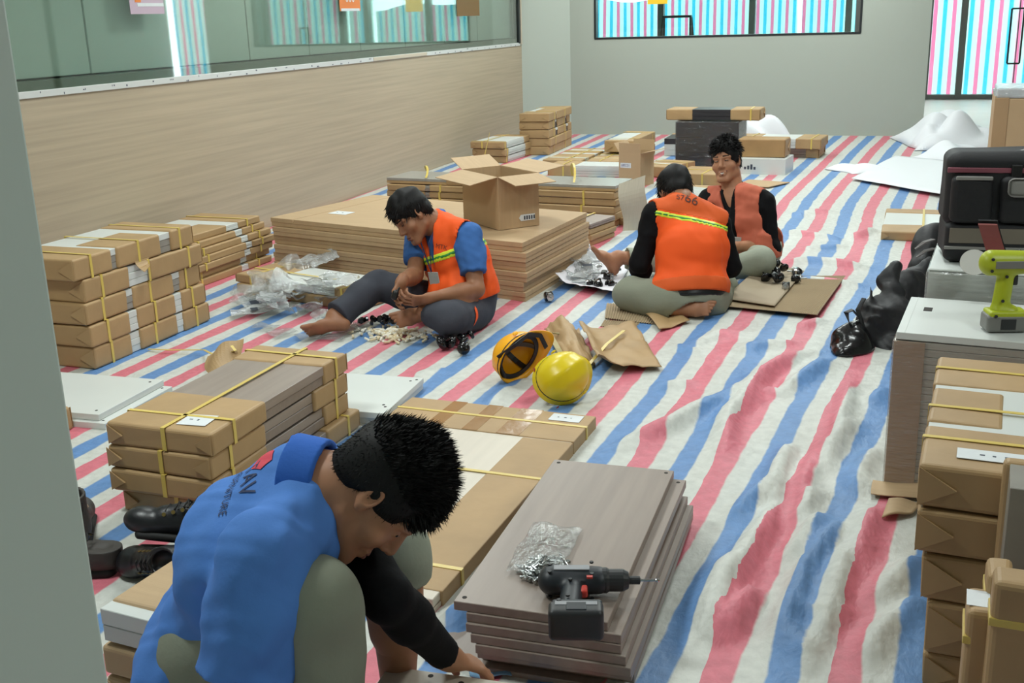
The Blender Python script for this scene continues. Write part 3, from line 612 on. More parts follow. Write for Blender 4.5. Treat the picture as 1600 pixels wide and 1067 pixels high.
t = thing('loose_strap', 'yellow strap sticking straight up against the panelled wall beside the open box', 'strap', (-3.0, 8.22, .312)); bm = bmesh.new()
tube(bm, [V((-.02, 0, 0)), V((0, .0, .10)), V((.02, .02, .2)), V((.05, .03, .32))], .01, 4, flat=(.012, .0012)); obj('band', bm, STRAP, t)
# corrugated sheet slumped against their right end, white boards and film behind it
t = thing('corrugated_sheet', 'grey corrugated sheet slumped against the right end of the long stack', 'cardboard', (-1.66, 7.62, 0)); bm = bmesh.new(); P = []
for i in range(15):
    v = i / 14; zz = .335 * v; row = []
    for j in range(13): u = j / 12; row.append(V((-.10 + .17 * u + .02 * math.sin(4 * v + 1), .02 * math.sin(6 * v + .6) + .10 * u + .003 * math.sin(u * 70) + .05 * v, zz + .05 * u * v)))
    P.append(row)
sheet(bm, P, .003); obj('sheet', bm, mat('grey_card', (176, 168, 150), .7, var=.06, vscale=14, stretch=(20, 1, 1)), t)
parcel('kraft parcel lying on the floor under the corrugated sheet', -1.66, 7.98, 0, -.4, .34, .2, .06, ((0, 1),), straps=(.5,), seed=81)
t = thing('board_bundle', 'white boards in clear film leaning behind the corrugated sheet', 'boards', (-1.36, 8.22, 0), -.5)
for k in range(3):
    bm = bmesh.new(); box(bm, -.14, .16, -.01 + k * .03, .015 + k * .03, 0, .2 + .03 * k, .003); obj('board', bm, WHITEB, t, None, (R(-24), 0, 0))
bm = bmesh.new(); crumple(bm, .42, .26, .02, 9, 22, .001, .1); obj('film', bm, FILM, t, (0, -.06, .02), (R(50), 0, 0))
# ------------------------------------------------------------------ open carton on the large boxes
def carton(label, x, y, z, rot, Wd, D, H, flaps, th=.004, name='open_carton', fmat=None):
    t = thing(name, label, 'carton', (x, y, z), rot); bm = bmesh.new()
    box(bm, -Wd / 2, Wd / 2, -D / 2, D / 2, 0, th); box(bm, -Wd / 2, Wd / 2, -D / 2, -D / 2 + th, th, H); box(bm, -Wd / 2, Wd / 2, D / 2 - th, D / 2, th, H); box(bm, -Wd / 2, -Wd / 2 + th, -D / 2 + th, D / 2 - th, th, H); box(bm, Wd / 2 - th, Wd / 2, -D / 2 + th, D / 2 - th, th, H)
    obj('body', bm, CARD, t)
    for (side, ang, ln, sk) in flaps:
        bm = bmesh.new(); wv = Wd if side in 'FB' else D
        quadbox(bm, [(-wv / 2 + .002, 0), (wv / 2 - .002, 0), (wv / 2 - .002 + sk, ln), (-wv / 2 + .002 + sk, ln)], 0, .004)
        rz = {'F': math.pi, 'B': 0, 'L': R(90), 'R': R(-90)}[side]; p = {'F': (0, -D / 2, H), 'B': (0, D / 2, H), 'L': (-Wd / 2, 0, H), 'R': (Wd / 2, 0, H)}[side]
        M = Matrix.Translation(p) @ Matrix.Rotation(rz, 4, 'Z') @ Matrix.Rotation(R(ang), 4, 'X'); bmesh.ops.transform(bm, matrix=M, verts=bm.verts); obj('flap', bm, fmat or CARD, t)
    return t
t = carton('open brown carton with four splayed flaps standing on the large flat cartons', -2.129, 6.098, .332, -.72, .43, .27, .30, (('F', -8, .19, -.02), ('B', 8, .19, .0), ('L', 18, .17, .01), ('R', -14, .15, -.03)))
bm = bmesh.new(); quadbox(bm, [(-.05, -.018), (.045, -.018), (.045, .018), (-.05, .018), (-.062, 0)], 0, .001); o = obj('label', bm, LABEL, t, (.217, .06, .055), (R(90), 0, R(90)))
bm = bmesh.new(); [box(bm, -.03 + .016 * k, -.02 + .016 * k, -.012, .010, .001, .0016) for k in range(5)]; obj('print', bm, INK, o)
t = carton('small open carton with a written label standing behind the long stack', -2.119, 9.841, 0, -.30, .22, .25, .30, (('F', 86, .09, 0), ('B', 80, .1, 0), ('L', 55, .1, 0), ('R', 12, .13, 0)))
bm = bmesh.new(); box(bm, -.055, .055, -.022, .022, 0, .001); o = obj('label', bm, LABEL, t, (-.04, -.1265, .19), (R(90), 0, 0))
me = text_mesh('#8221', .034); obj('handwriting', me, mat('blue_ink', (50, 56, 130), .6), o, (0, 0, .0016))
# ------------------------------------------------------------------ far stacks in the left corner
for i in range(3):
    parcel('white sided parcel, %s of the low far left corner stack' % ordn(i, 3), -3.99 + .012 * (i % 2), 11.50 + .02 * (2 - i), .077 * i, -.07, .74, .38, .076, ((0, .12), (.80, 1)), WHITEB, WHITEE, straps=(.06,), long_strap=.35 if i == 2 else None, seed=90 + i, group='parcels in the far left corner')
for i in range(5):
    parcel('brown parcel, %s of the tall stack in the far left corner' % ordn(i, 5), -3.73 + (.0, .01, .0, -.01, .01)[i], 12.38 + (0, .01, 0, .0, -.02)[i], .0925 * i, .014 + .02 * (i % 2), 1.0, .335, .092, ((0, 1),) if i < 2 else (((0, .3), (.4, .78), (.86, 1)) if i < 4 else ((0, .32), (.34, 1, .25, 1), (.78, 1))), WHITEB, DARKB, straps=(.22, .7), seed=100 + i, group='parcels in the far left corner')
parcel('low kraft parcel with white bands behind the long stacks', -3.06, 11.25, 0, -.05, 1.0, .40, .10, ((0, .16), (.28, .5), (.62, .8), (.92, 1)), WHITEB, WHITEB, straps=(.2, .7), long_strap=.6, seed=110)
parcel('low kraft parcel with a white top band behind the small open carton', -2.63, 11.06, 0, -.02, .72, .36, .10, ((0, .3), (.42, .62), (.75, 1)), WHITEB, WHITEB, straps=(.3, .7), long_strap=.4, seed=111)
parcel('pile of white fronted boards with a brown left end behind the long stack', -2.72, 10.42, 0, -.03 + R(90), .72, .30, .115, ((.62, 1),), WHITEB, WHITEE, straps=(.8,), seed=112, boards=4)
parcel('brown parcel lying under the raised parcel near the small carton', -2.58, 11.78, 0, -.03, .66, .34, .12, ((0, 1),), straps=(.3,), seed=113)
parcel('raised brown parcel with a white top band left of the dark wrapped block', -2.58, 11.68, .121, -.03, .92, .32, .125, ((0, .1), (.12, .92, .65, 1), (.86, 1)), WHITEB, WHITEB, straps=(.2, .85), seed=114)
parcel('low kraft parcel right of the small open carton', -1.98, 10.55, 0, -.35, .5, .34, .11, ((0, .35), (.5, 1)), WHITEB, WHITEB, straps=(.3, .7), seed=115)
parcel('kraft parcel on the floor between the heads of the two men', -1.52, 10.12, 0, -.12, .5, .46, .105, ((0, 1),), straps=(.5,), long_strap=.55, seed=116)
parcel('thin kraft parcel on the floor before the one between the two men', -1.55, 9.55, 0, -.1, .3, .42, .03, ((0, 1),), straps=(.5,), seed=117, folds=False)
parcel('dark board bundle with white edge standing left of the dark wrapped block', -2.02, 12.2, 0, 0, .5, .5, .19, ((.92, 1),), DARKB, WHITEE, straps=(), seed=118, boards=3)
t = thing('wrapped_block', 'tall block of charcoal boards in shiny film behind the smiling man', 'boards', (-1.66, 11.25, 0), -.05)
for k in range(3): bm = bmesh.new(); box(bm, -.31, .31, -.22, .22, .15 * k, .15 * k + .149, .002, 1); obj('board', bm, DARKB, t)
bm = bmesh.new(); box(bm, -.318, .318, -.228, .228, .002, .458, .01, 2); obj('film', bm, film('dark_block_film', (236, 236, 238), .08, .15, .02, bscale=8, stretch=(1, 1, 2)), t)
parcel('parcel with brown ends and charcoal middle on top of the dark wrapped block', -1.62, 11.25, .460, -.05 + R(90), .92, .3, .11, ((0, .31), (.72, 1)), DARKB, DARKB, straps=(.1,), seed=120)
parcel('long parcel with a bare white middle resting near the window wall', -1.05, 12.10, .10, -.10 + R(90), .90, .46, .105, ((0, .28), (.72, 1)), WHITEB, WHITEE, straps=(.1, .82), seed=121)
parcel('dark boards under the long white parcel near the window wall', -.95, 12.12, 0, -.10 + R(90), .66, .4, .098, ((0, .2),), BROWNB, BROWNE, straps=(), seed=122)
t = thing('carton', 'white carton with small grey print right of the smiling man', 'carton', (-1.06, 10.78, 0), -.12)
bm = bmesh.new(); box(bm, -.22, .22, -.18, .18, 0, .155, .004); obj('body', bm, WHITEB, t)
bm = bmesh.new(); [box(bm, -.17 + .03 * k, -.15 + .03 * k, -.1815, -.18, .05, .05 + .012 * (2 + k % 3)) for k in range(4)]; obj('print', bm, INK, t)
parcel('soft brown paper bundle on the white carton right of the smiling man', -1.09, 10.80, .156, -.10 + R(90), .44, .26, .17, ((0, 1),), straps=(), kraft=KRAFT2, seed=124)
t = thing('cardboard_sheet', 'thin brown cardboard sheet on the floor right of the smiling man', 'cardboard', (-.95, 9.98, 0)); bm = bmesh.new(); quadbox(bm, [(-.3, -.2), (.02, -.22), (.17, .08), (-.2, .2)], .012, .019); obj('sheet', bm, CARD, t)
# ------------------------------------------------------------------ single parcel in the middle right
parcel('lone flat parcel with white middle on the tarpaulin behind the black bags', .24, 8.06, 0, -.03, .90, .42, .066, ((0, .30), (.82, 1)), WHITEB, WHITEB, straps=(), long_strap=.62, seed=130, boards=2)
# ------------------------------------------------------------------ P: near stack of four, brown boards showing
pC = ['lowest', 'third', 'second', 'top']
for i in range(4):
    parcel('parcel with bared brown boards, %s of four behind the blue shirt' % ordn(i, 4), -2.072 + (.02, -.004, -.006, .0)[i], 3.112 + (.02, -.01, -.005, 0)[i], .0775 * i, -.029 + .008 * (i % 2), .872 + .01 * (i == 0), .383, .0765, ((0, .36), (.80, 1)) if i in (1, 3) else ((0, .36), (.72, 1)), BROWNB, BROWNE, straps=(.13, .91), long_strap=.55 if i == 3 else .53, lab=(.22, -.40, .10, .09, .1) if i == 3 else None, seed=140 + i, boards=2, group='parcels in the stack behind the blue shirt')
f = Wob(8, 14); t = thing('torn_wrapper', 'crumpled torn wrapper hanging off the back of the parcels behind the blue shirt', 'wrapper', (-2.30, 3.40, .25), .4); bm = bmesh.new(); crumple(bm, .14, .22, .022, 12, 12, .002, .0, pos=False); obj('paper', bm, KRAFT, t, (0, 0, .03), (R(15), R(-25), 0))
t = thing('loose_strap', 'loose yellow strap trailing on the tarpaulin beside the near left stack', 'strap', (0, 0, 0)); bm = bmesh.new(); tube(bm, [at(232, 549) + V((0, 0, .012)), at(265, 553) + V((0, 0, .02)), at(320, 556) + V((0, 0, .03)), at(335, 555, .25), at(368, 548, .318), at(362, 540, .33)], .01, 4, flat=(.006, .001)); obj('band', bm, STRAP, t)
# ------------------------------------------------------------------ LP: long pale package
t = thing('flat_package', 'long flat package of pale boards in a cut carton before the helmets', 'package', (-1.376, 3.068, 0), -.05); L, Wd, H = 1.42, .765, .058
bm = bmesh.new(); box(bm, -Wd / 2 + .006, Wd / 2 - .006, -L / 2, L / 2 - .01, .003, .028, .002, 1); obj('board', bm, PALEB, t); bm = bmesh.new(); box(bm, -Wd / 2 + .006, Wd / 2 - .008, -L / 2 + .002, L / 2 - .01, .0295, .0545, .002, 1); obj('board', bm, PALEB, t)
bm = bmesh.new(); box(bm, -Wd / 2, Wd / 2, L / 2 - .27, L / 2, .001, H, .004); obj('end_sleeve', bm, KRAFT, t)
bm = bmesh.new(); box(bm, Wd / 2 - .19, Wd / 2, -L / 2 + .045, L / 2 - .275, .001, H - .001, .004); obj('side_sleeve', bm, KRAFT, t)
for yy in (-L / 2 + .17, .10): bm = bmesh.new(); box(bm, -Wd / 2, Wd / 2 + .003, yy - .008, yy + .008, H - .001, H + .001); box(bm, Wd / 2 + .0005, Wd / 2 + .003, yy - .008, yy + .008, .001, H); obj('strap', bm, STRAP, t)
bm = bmesh.new(); box(bm, -Wd / 2 - .002, Wd / 2 + .003, L / 2 - .13, L / 2 - .114, H + .0006, H + .002); box(bm, Wd / 2 + .0005, Wd / 2 + .003, L / 2 - .13, L / 2 - .114, .001, H); obj('strap', bm, STRAP, t)
for xx, w in ((-.17, .06), (-.02, .06), (.13, .09)): bm = bmesh.new(); box(bm, xx - w / 2, xx + w / 2, L / 2 - .268, L / 2 + .001, H, H + .0007); obj('tape', bm, TAPE, t)
label_on(t, Wd / 2 - .10, L / 2 - .055, H + .001, .12, .07, 0, 3)
# ------------------------------------------------------------------ loose white boards on the floor
def board(bm, x0, x1, y0, y1, z0, z1): box(bm, x0, x1, y0, y1, z0, z1, .0015, 1)
def flatboard(label, x, y, z, rot, Wd, L, th, m, holes=(), group=None, name='board', me=None):
    t = thing(name, label, 'board', (x, y, z), rot, group); bm = bmesh.new(); board(bm, -Wd / 2, Wd / 2, -L / 2, L / 2, 0, th); obj('panel', bm, m, t)
    for hx, hy in holes:
        bm = bmesh.new(); lathe(bm, [(.006, th - .004), (.006, th + .0006)], 10, Matrix.Translation((hx, hy, 0))); obj('hole', bm, HOLE, t)
    return t
hh = [(.36, .18), (.36, -.18), (-.36, .18)]
flatboard('white board on the floor beside the near pillar, under the other one', -3.225, 3.515, .0, .03, .82, .46, .026, WHITEB, [(.38, .2), (.38, -.2)], 'white boards by the pillar')
flatboard('white board with drilled corners lying on another beside the near pillar', -3.255, 3.525, .027, .03, .80, .44, .026, WHITEB, hh, 'white boards by the pillar')
flatboard('lower of two white boards behind the parcels with brown boards', -2.075, 3.82, 0, .05, .60, .44, .026, WHITEB, [], 'white boards behind the parcels')
flatboard('upper of two white boards with small holes behind the parcels with brown boards', -2.068, 3.812, .027, .05, .60, .44, .025, WHITEB, [(.26, .17), (.28, .19), (.26, -.13), (.275, -.15), (-.1, -.19), (-.05, -.19)], 'white boards behind the parcels')
for i in range(2): parcel('short kraft parcel half hidden by the near pillar, %s one' % ('lower', 'upper')[i], -3.13 - .03 * i, 3.06, .098 * i, .08, .40, .40 - .0 * i, .097, ((0, 1),), straps=(), seed=150 + i, group='short parcels behind the pillar')
# ------------------------------------------------------------------ stack of eight brown boards
bo = [(.055, .02), (.055, .03), (.052, .0), (.06, -.02), (.045, -.015), (.03, -.01), (.035, -.005), (0, 0)]
BC = ['sticking out to the left', '', '', '', '', '', '', '']
for i in range(8):
    lab = 'brown board with the black drill lying on it, topmost of the brown stack' if i == 7 else ('lowest board of the brown stack, sticking out at its left corner' if i == 0 else 'brown laminated board, %s in the stack under the black drill' % ORD[7 - i] if i > 1 else 'brown laminated board, second from the bottom in the stack under the black drill')
    flatboard(lab, -.712 + bo[i][0] - (.10 if i == 0 else 0), 2.575 + bo[i][1] - (.02 if i == 0 else 0), .0238 * i, .013 + .006 * (i % 3 - 1), .370 + (.07 if i == 0 else 0), .885, .0234, BROWNB, [(-.165, .42), (.165, .42), (-.165, -.42)] if i > 5 else [], 'brown boards in the stack')
fbp = (at(655, 1053, .19) + at(850, 1067, .19)) / 2 - V((0, .10, 0))
flatboard('pale brown board at the squatting man\'s hands, cut by the lower frame edge', fbp.x, fbp.y, .166, .05, .40, .20, .024, PALEB, [(-.10, .085), (-.03, .075), (.1, .085)])
parcel('low kraft parcel under the board the squatting man works on', fbp.x + .09, fbp.y + .02, 0, .05, .13, .18, .165, ((0, 1),), straps=(), seed=159, folds=False)
# ------------------------------------------------------------------ parcels at the lower left
for i in range(3): parcel('parcel %s beside the squatting man\'s back' % ('at the bottom of the stack', 'in the middle of the stack', 'with a white front board on the stack')[i], -1.45, 1.985, .082 * i + .003 * (i == 2), -.13 + .01 * i, -1 * 0 + .44, .27, .081 if i < 2 else .09, ((0, 1),) if i < 2 else ((.09, 1),), WHITEB, WHITEE, straps=(), seed=160 + i, boards=2, folds=i == 0, kraft=CARD, group='parcels beside the squatting man')
# ------------------------------------------------------------------ film wrapped stack on the right, with the white block behind
t = thing('wrapped_stack', 'film wrapped stack with a white top board and cardboard corner strip under the green drill', 'boards', (.495, 3.70, 0), -.107); hx, hy, H = .40, .235, .522
for k in range(20):
    bm = bmesh.new(); box(bm, -hx + .004, hx, -hy + .004, hy, .0245 * k + .006, .0245 * k + .029, .0015, 1); obj('board', bm, mat('wrapped_board', (190, 183, 172), .4, var=.06, vscale=3), t)
bm = bmesh.new(); box(bm, -hx, hx, -hy, hy, .4975, H, .003); top = obj('top_board', bm, WHITEB, t)
bm = bmesh.new(); box(bm, -.345, -.318, .05, .10, H - .001, H + .0006); obj('slot', bm, HOLE, top)
bm = bmesh.new(); box(bm, -.376, -.374, -hy, hy, H, H + .0006); obj('seam', bm, WHITEE, top)
bm = bmesh.new(); box(bm, -hx - .003, -hx + .088, -hy - .004, -hy + .002, 0, .494, .001, 1); box(bm, -hx - .004, -hx, -hy - .003, hy, 0, .494, .001, 1); obj('corner_strip', bm, mat('strip_card', (176, 144, 116), .7, var=.08, vscale=30, stretch=(.4, .4, 6)), t)
bm = bmesh.new(); box(bm, -hx - .009, hx + .005, -hy - .009, hy + .006, .004, .496, .006, 2); obj('film', bm, FILM, t)
bm = bmesh.new(); crumple(bm, .2, .12, .018, 4, 16, .003, .004); obj('torn_corrugated', bm, CARD, t, (-.33, -hy - .06, .012), (0, 0, .1))
t = thing('wrapped_stack', 'taller white film wrapped block carrying the black tool bag', 'boards', (.63, 4.28, 0), -.10)
for k in range(6): bm = bmesh.new(); box(bm, -.43, .43, -.27, .27, .1 * k, .1 * k + .098, .002, 1); obj('board', bm, WHITEB, t)
bm = bmesh.new(); box(bm, -.43, .43, -.27, .27, .599, .608, .003, 1); obj('top_board', bm, WHITEB, t)
bm = bmesh.new(); box(bm, -.437, .437, -.277, .277, .004, .598, .006, 2); obj('film', bm, FILM, t)
# ------------------------------------------------------------------ right foreground parcels
zz = [(0, .093, .19), (.094, .223, .183), (.225, .337, .17), (.339, .444, .144), (.446, .552, .146)]
for i, (a, b, xl) in enumerate(zz):
    t = parcel('kraft parcel, %s of the tall stack at the lower right' % ordn(i, 5) + (', white board bared' if i == 4 else ''), xl + .205, 2.755, a, -.085 + .012 * (i % 2), .815, .40, b - a - .002, ((0, 1),) if i < 4 else ((0, .30), (.34, .66, 0, .42), (.70, 1)), WHITEB, KRAFT2, straps=(.5,) if i < 4 else (.20, .47, .86), lab=(-.06, -.40, .21, .06, .0) if i == 4 else None, seed=170 + i, group='parcels in the right stack', kraft=KRAFT)
t = parcel('upright bundle of grey brown boards with kraft cap at the right edge', cp(1577, 790, 2.12).x + .17, cp(1577, 790, 2.12).y + .09, .0, -.09, .16, .34, .60, ((.78, 1),), GREYB, BROWNE, straps=(), seed=180, folds=False, boards=1)
def upright(label, px, py, d, w, dd, h, rot, straps, seed, lab=False):
    p = cp(px, py, d); t = thing('parcel', label, 'parcel', (p.x + w / 2, p.y + dd / 2, 0), rot); bm = bmesh.new(); box(bm, -w / 2, w / 2, -dd / 2, dd / 2, 0, p.z, .012, 3, jit=.004); obj('wrapper', bm, KRAFT, t)
    for z in straps: bm = bmesh.new(); box(bm, -w / 2 - .0025, w / 2 + .0025, -dd / 2 - .0025, dd / 2 + .0025, z - .008, z + .008, .002); obj('strap', bm, STRAP, t)
    if lab: bm = bmesh.new(); box(bm, -.02, .02, -.03, .03, 0, .001); obj('label', bm, LABEL, t, (w / 2 - .03, 0, p.z + .001))
    return t
p = cp(1548, 900, 1.92); upright('big upright kraft parcel with a yellow strap in the lower right corner', 1556, 912, 1.88, .25, .07, 0, -.06, (p.z - .07,), 1)
upright('narrow upright kraft parcel with a yellow strap leaning low beside the big upright one', 1513, 955, 1.98, .05, .10, 0, -.06, (cp(1513, 1008, 1.98).z,), 2, True)
upright('small kraft parcel wrapped in film tucked between the two upright parcels', 1545, 897, 2.02, .045, .08, 0, -.06, (cp(1545, 942, 2.02).z,), 3)
# ------------------------------------------------------------------ tall carton far right
p = at(1541, 320); t = thing('tall_carton', 'tall brown carton with shiny film on top beyond the black tool bag', 'carton', (1.08, 8.9, 0), -.05)
zt = (CP + ray(1545, 150) * (8.6 / ray(1545, 150).y)).z
bm = bmesh.new(); box(bm, -.34, .4, -.3, .3, 0, zt - .02, .006); obj('body', bm, CARD, t)
bm = bmesh.new(); box(bm, -.345, -.25, -.304, .3, .02, zt - .015, .003); obj('flap', bm, CARDI, t)
bm = bmesh.new(); crumple(bm, .74, .6, .02, 6, 20, .002, .01); obj('film', bm, film('top_film', (225, 232, 236), .8, .2, .35, bscale=14), t, (.03, 0, zt - .02))
bm = bmesh.new(); box(bm, -.335, .395, -.295, .295, zt - .018, zt + .05, .01); obj('film_bale', bm, film('bale_film', (225, 232, 236), .8, .2, .5, bscale=14), t)
# ------------------------------------------------------------------ people: implicit bodies, garments grown from the same limbs
SKIN = mat('skin', (150, 104, 76), .5, var=.08, vscale=18, spec=.35); SKINF = mat('skin_fair', (172, 122, 92), .5, var=.08, vscale=18, spec=.35); SOLE = SKIN
HAIR = mat('black_hair', (14, 13, 13), .62, spec=.25)
EYE = mat('eye_dark', (24, 18, 16), .3); LIP = mat('lip', (128, 78, 66), .5); TEETH = mat('teeth', (214, 208, 196), .35)
def n_(v): v = A3(v); return v / np.linalg.norm(v)
def lerp(a, b, t): return A3(a) + (A3(b) - A3(a)) * t
def head_prims(c, u, f, k=1.0):
    u, f = n_(u), A3(f); f = n_(f - u * (f @ u)); l = np.cross(u, f); ax = [l, f, u]
    W_ = lambda x, y, z: A3(c) + (l * x + f * y + u * z) * k
    add = [(ell(W_(0, -.012, .042), ax, (.073 * k, .093 * k, .084 * k)), .02), (ell(W_(0, .030, -.030), ax, (.063 * k, .062 * k, .086 * k)), .03), (cap(W_(-.018, .074, -.108), W_(.018, .074, -.108), .016 * k), .025),
           (cap(W_(.05, .0, -.062), W_(.025, .065, -.10), .020 * k, .016 * k), .02), (cap(W_(-.05, .0, -.062), W_(-.025, .065, -.10), .020 * k, .016 * k), .02),
           (cap(W_(0, .088, .012), W_(0, .106, -.030), .008 * k, .0125 * k), .012), (ell(W_(.012, .094, -.036), ax, (.010 * k, .010 * k, .008 * k)), .006), (ell(W_(-.012, .094, -.036), ax, (.010 * k, .010 * k, .008 * k)), .006),
           (cap(W_(.046, .070, .022), W_(.012, .088, .020), .010 * k), .012), (cap(W_(-.046, .070, .022), W_(-.012, .088, .020), .010 * k), .012),
           (ell(W_(.042, .058, -.030), ax, (.027 * k, .023 * k, .022 * k)), .02), (ell(W_(-.042, .058, -.030), ax, (.027 * k, .023 * k, .022 * k)), .02),
           (cap(W_(0, -.025, -.02), W_(0, -.05, -.10), .058 * k), .02)]
    sub = [(ell(W_(.032, .098, .002), ax, (.017 * k, .018 * k, .010 * k)), .010), (ell(W_(-.032, .098, .002), ax, (.017 * k, .018 * k, .010 * k)), .010)]
    add2 = [(ell(W_(.031, .074, .001), ax, (.014 * k, .013 * k, .010 * k)), .003), (ell(W_(-.031, .074, .001), ax, (.014 * k, .013 * k, .010 * k)), .003),
            (cap(W_(.018, .086, -.066), W_(-.018, .086, -.066), .0075 * k), .006), (cap(W_(.014, .086, -.078), W_(-.014, .086, -.078), .0085 * k), .006)]
    for s in (1, -1):
        add2 += [(ell(W_(s * .076, -.008, .004), [l + f * .35 * s * -1, f, u], (.009 * k, .019 * k, .031 * k)), .006), (ell(W_(s * .074, .0, -.022), ax, (.008 * k, .011 * k, .012 * k)), .005)]
    sub2 = [(ell(W_(s * .086, -.004, .006), ax, (.008 * k, .010 * k, .018 * k)), .004) for s in (1, -1)] + [(cap(W_(.022, .094, -.0715), W_(-.022, .094, -.0715), .0022 * k), .003)]
    return add, sub, add2, sub2, W_, ax
def head_field(c, u, f, h, neck=None, k=1.0):
    add, sub, add2, sub2, W_, ax = head_prims(c, u, f, k); pr = [p for p, _ in add + add2]; nk = []
    if neck is not None: nk = [(cap(W_(0, -.022, -.03), neck, .056 * k, .060 * k), .03)]
    F_ = Field(pr + [p for p, _ in nk], h, .012)
    for p, q in add + nk: F_.add(p, q)
    for p, q in sub: F_.cutp(p, q)
    for p, q in add2: F_.add(p, q)
    for p, q in sub2: F_.cutp(p, q)
    return F_, W_, ax
def hair_field(W_, ax, h, k=1.0, thick=.013, low=-.055, front=.062, top=.012, noise=None):
    p = ell(W_(0, -.014, .046), ax, ((.073 + thick) * k, (.093 + thick) * k, (.084 + thick + top) * k)); q = ell(W_(0, -.055, -.01), ax, (.066 * k, .055 * k, .06 * k)); F_ = Field([p, q], h, .02); F_.add(p); F_.add(q, .02)
    if noise: F_.noise(*noise)
    F_.cutp(ell(W_(0, .135, -.012), ax, (.085 * k, .085 * k, (.012 + front) * k)), .008)
    F_.cutp(cap(W_(.11, .03, -.075), W_(-.11, .03, -.075), .055 * k), .006); F_.cutp(cap(W_(.13, .005, -.055), W_(.07, .0, -.045), .05 * k, .040 * k), .006); F_.cutp(cap(W_(-.13, .005, -.055), W_(-.07, .0, -.045), .05 * k, .040 * k), .006)
    F_.plane(W_(0, -.03, low), -A3(ax[2])); return F_
def blades(bm, me, org, rnd, count, W_, ax, length, dirfn, wd=.0016, sel=None):
    P = [v.co.copy() for v in me.vertices]; N = [v.normal.copy() for v in me.vertices]; c = A3(W_(0, 0, 0)) - A3(org)
    n = 0; tries = 0
    while n < count and tries < count * 20:
        tries += 1; i = rnd.randrange(len(P)); loc = A3(P[i]) - c; q = (loc @ ax[0], loc @ ax[1], loc @ ax[2])
        if sel and not sel(q): continue
        d = V(dirfn(q, N[i], rnd)).normalized(); L = length * rnd.uniform(.6, 1.25); s = d.cross(V((rnd.uniform(-1, 1), rnd.uniform(-1, 1), rnd.uniform(-1, 1)))).normalized() * wd
        b = P[i] - N[i] * .004; bend = V((rnd.uniform(-.3, .3), rnd.uniform(-.3, .3), rnd.uniform(-.5, .1))) * L * .35
        v = [bm.verts.new(b + s), bm.verts.new(b - s), bm.verts.new(b + d * L * .55 - s * .8 + bend * .3), bm.verts.new(b + d * L * .55 + s * .8 + bend * .3), bm.verts.new(b + d * L + bend)]
        bm.faces.new((v[0], v[1], v[2], v[3])); bm.faces.new((v[3], v[2], v[4])); n += 1
def hand_field(w, d, nrm, thumb, h, curl=(.5, .55, .6, .65), k=1.0, arm=None, tc=.5, spread=.05):
    # w wrist, d finger direction, nrm the way the palm faces, thumb +1/-1 picks the side
    d, nrm = n_(d), A3(nrm); nrm = n_(nrm - d * (nrm @ d)); s = np.cross(d, nrm) * thumb; w = A3(w); pr = []
    Q = lambda a, b, c_: w + (d * a + s * b + nrm * c_) * k
    pr.append((ecap(Q(.018, 0, 0), Q(.078, .002, 0), s, (.030 * k, .014 * k), (.040 * k, .0125 * k)), .010)); pr.append((ecap(Q(-.03, 0, 0), Q(.02, 0, 0), s, (.027 * k, .021 * k), (.029 * k, .017 * k)), .015))
    if arm is not None: pr.append((cap(w, lerp(w, arm, .35), .027 * k, .034 * k), .02))
    fl = [(.044, .026, .020), (.048, .030, .021), (.044, .028, .020), (.034, .020, .018)]
    for i in range(4):
        b0 = .030 - .020 * i; p = Q(.080 - .004 * abs(i - 1.2), b0, 0); a = 0.0; c_ = curl[i]; dirx = n_(d + s * spread * (1.5 - i))
        for j, L in enumerate(fl[i]):
            a += c_ * (.8 if j == 0 else 1.0); dr = dirx * math.cos(a) + nrm * math.sin(a); e = p + dr * L * k; r0 = (.0092 - .0009 * j - (.001 if i == 3 else 0)) * k; pr.append((cap(p, e, r0, r0 - .0008), .004)); p = e
    p = Q(.022, .026, .004); dr = n_(d * .55 + s * .75 + nrm * (.25 + tc * .3)); e = p + dr * .042 * k; pr.append((cap(p, e, .0145 * k, .0108 * k), .008)); dr2 = n_(d * .85 + s * .15 + nrm * (.3 + tc * .6)); e2 = e + dr2 * .030 * k; pr.append((cap(e, e2, .0106 * k, .0095 * k), .004)); dr3 = n_(d * .9 - s * .15 * tc + nrm * (.3 + tc * .6)); pr.append((cap(e2, e2 + dr3 * .024 * k, .0095 * k, .008 * k), .003))
    F_ = Field([p for p, _ in pr], h, .012)
    for p, q in pr: F_.add(p, q)
    return F_
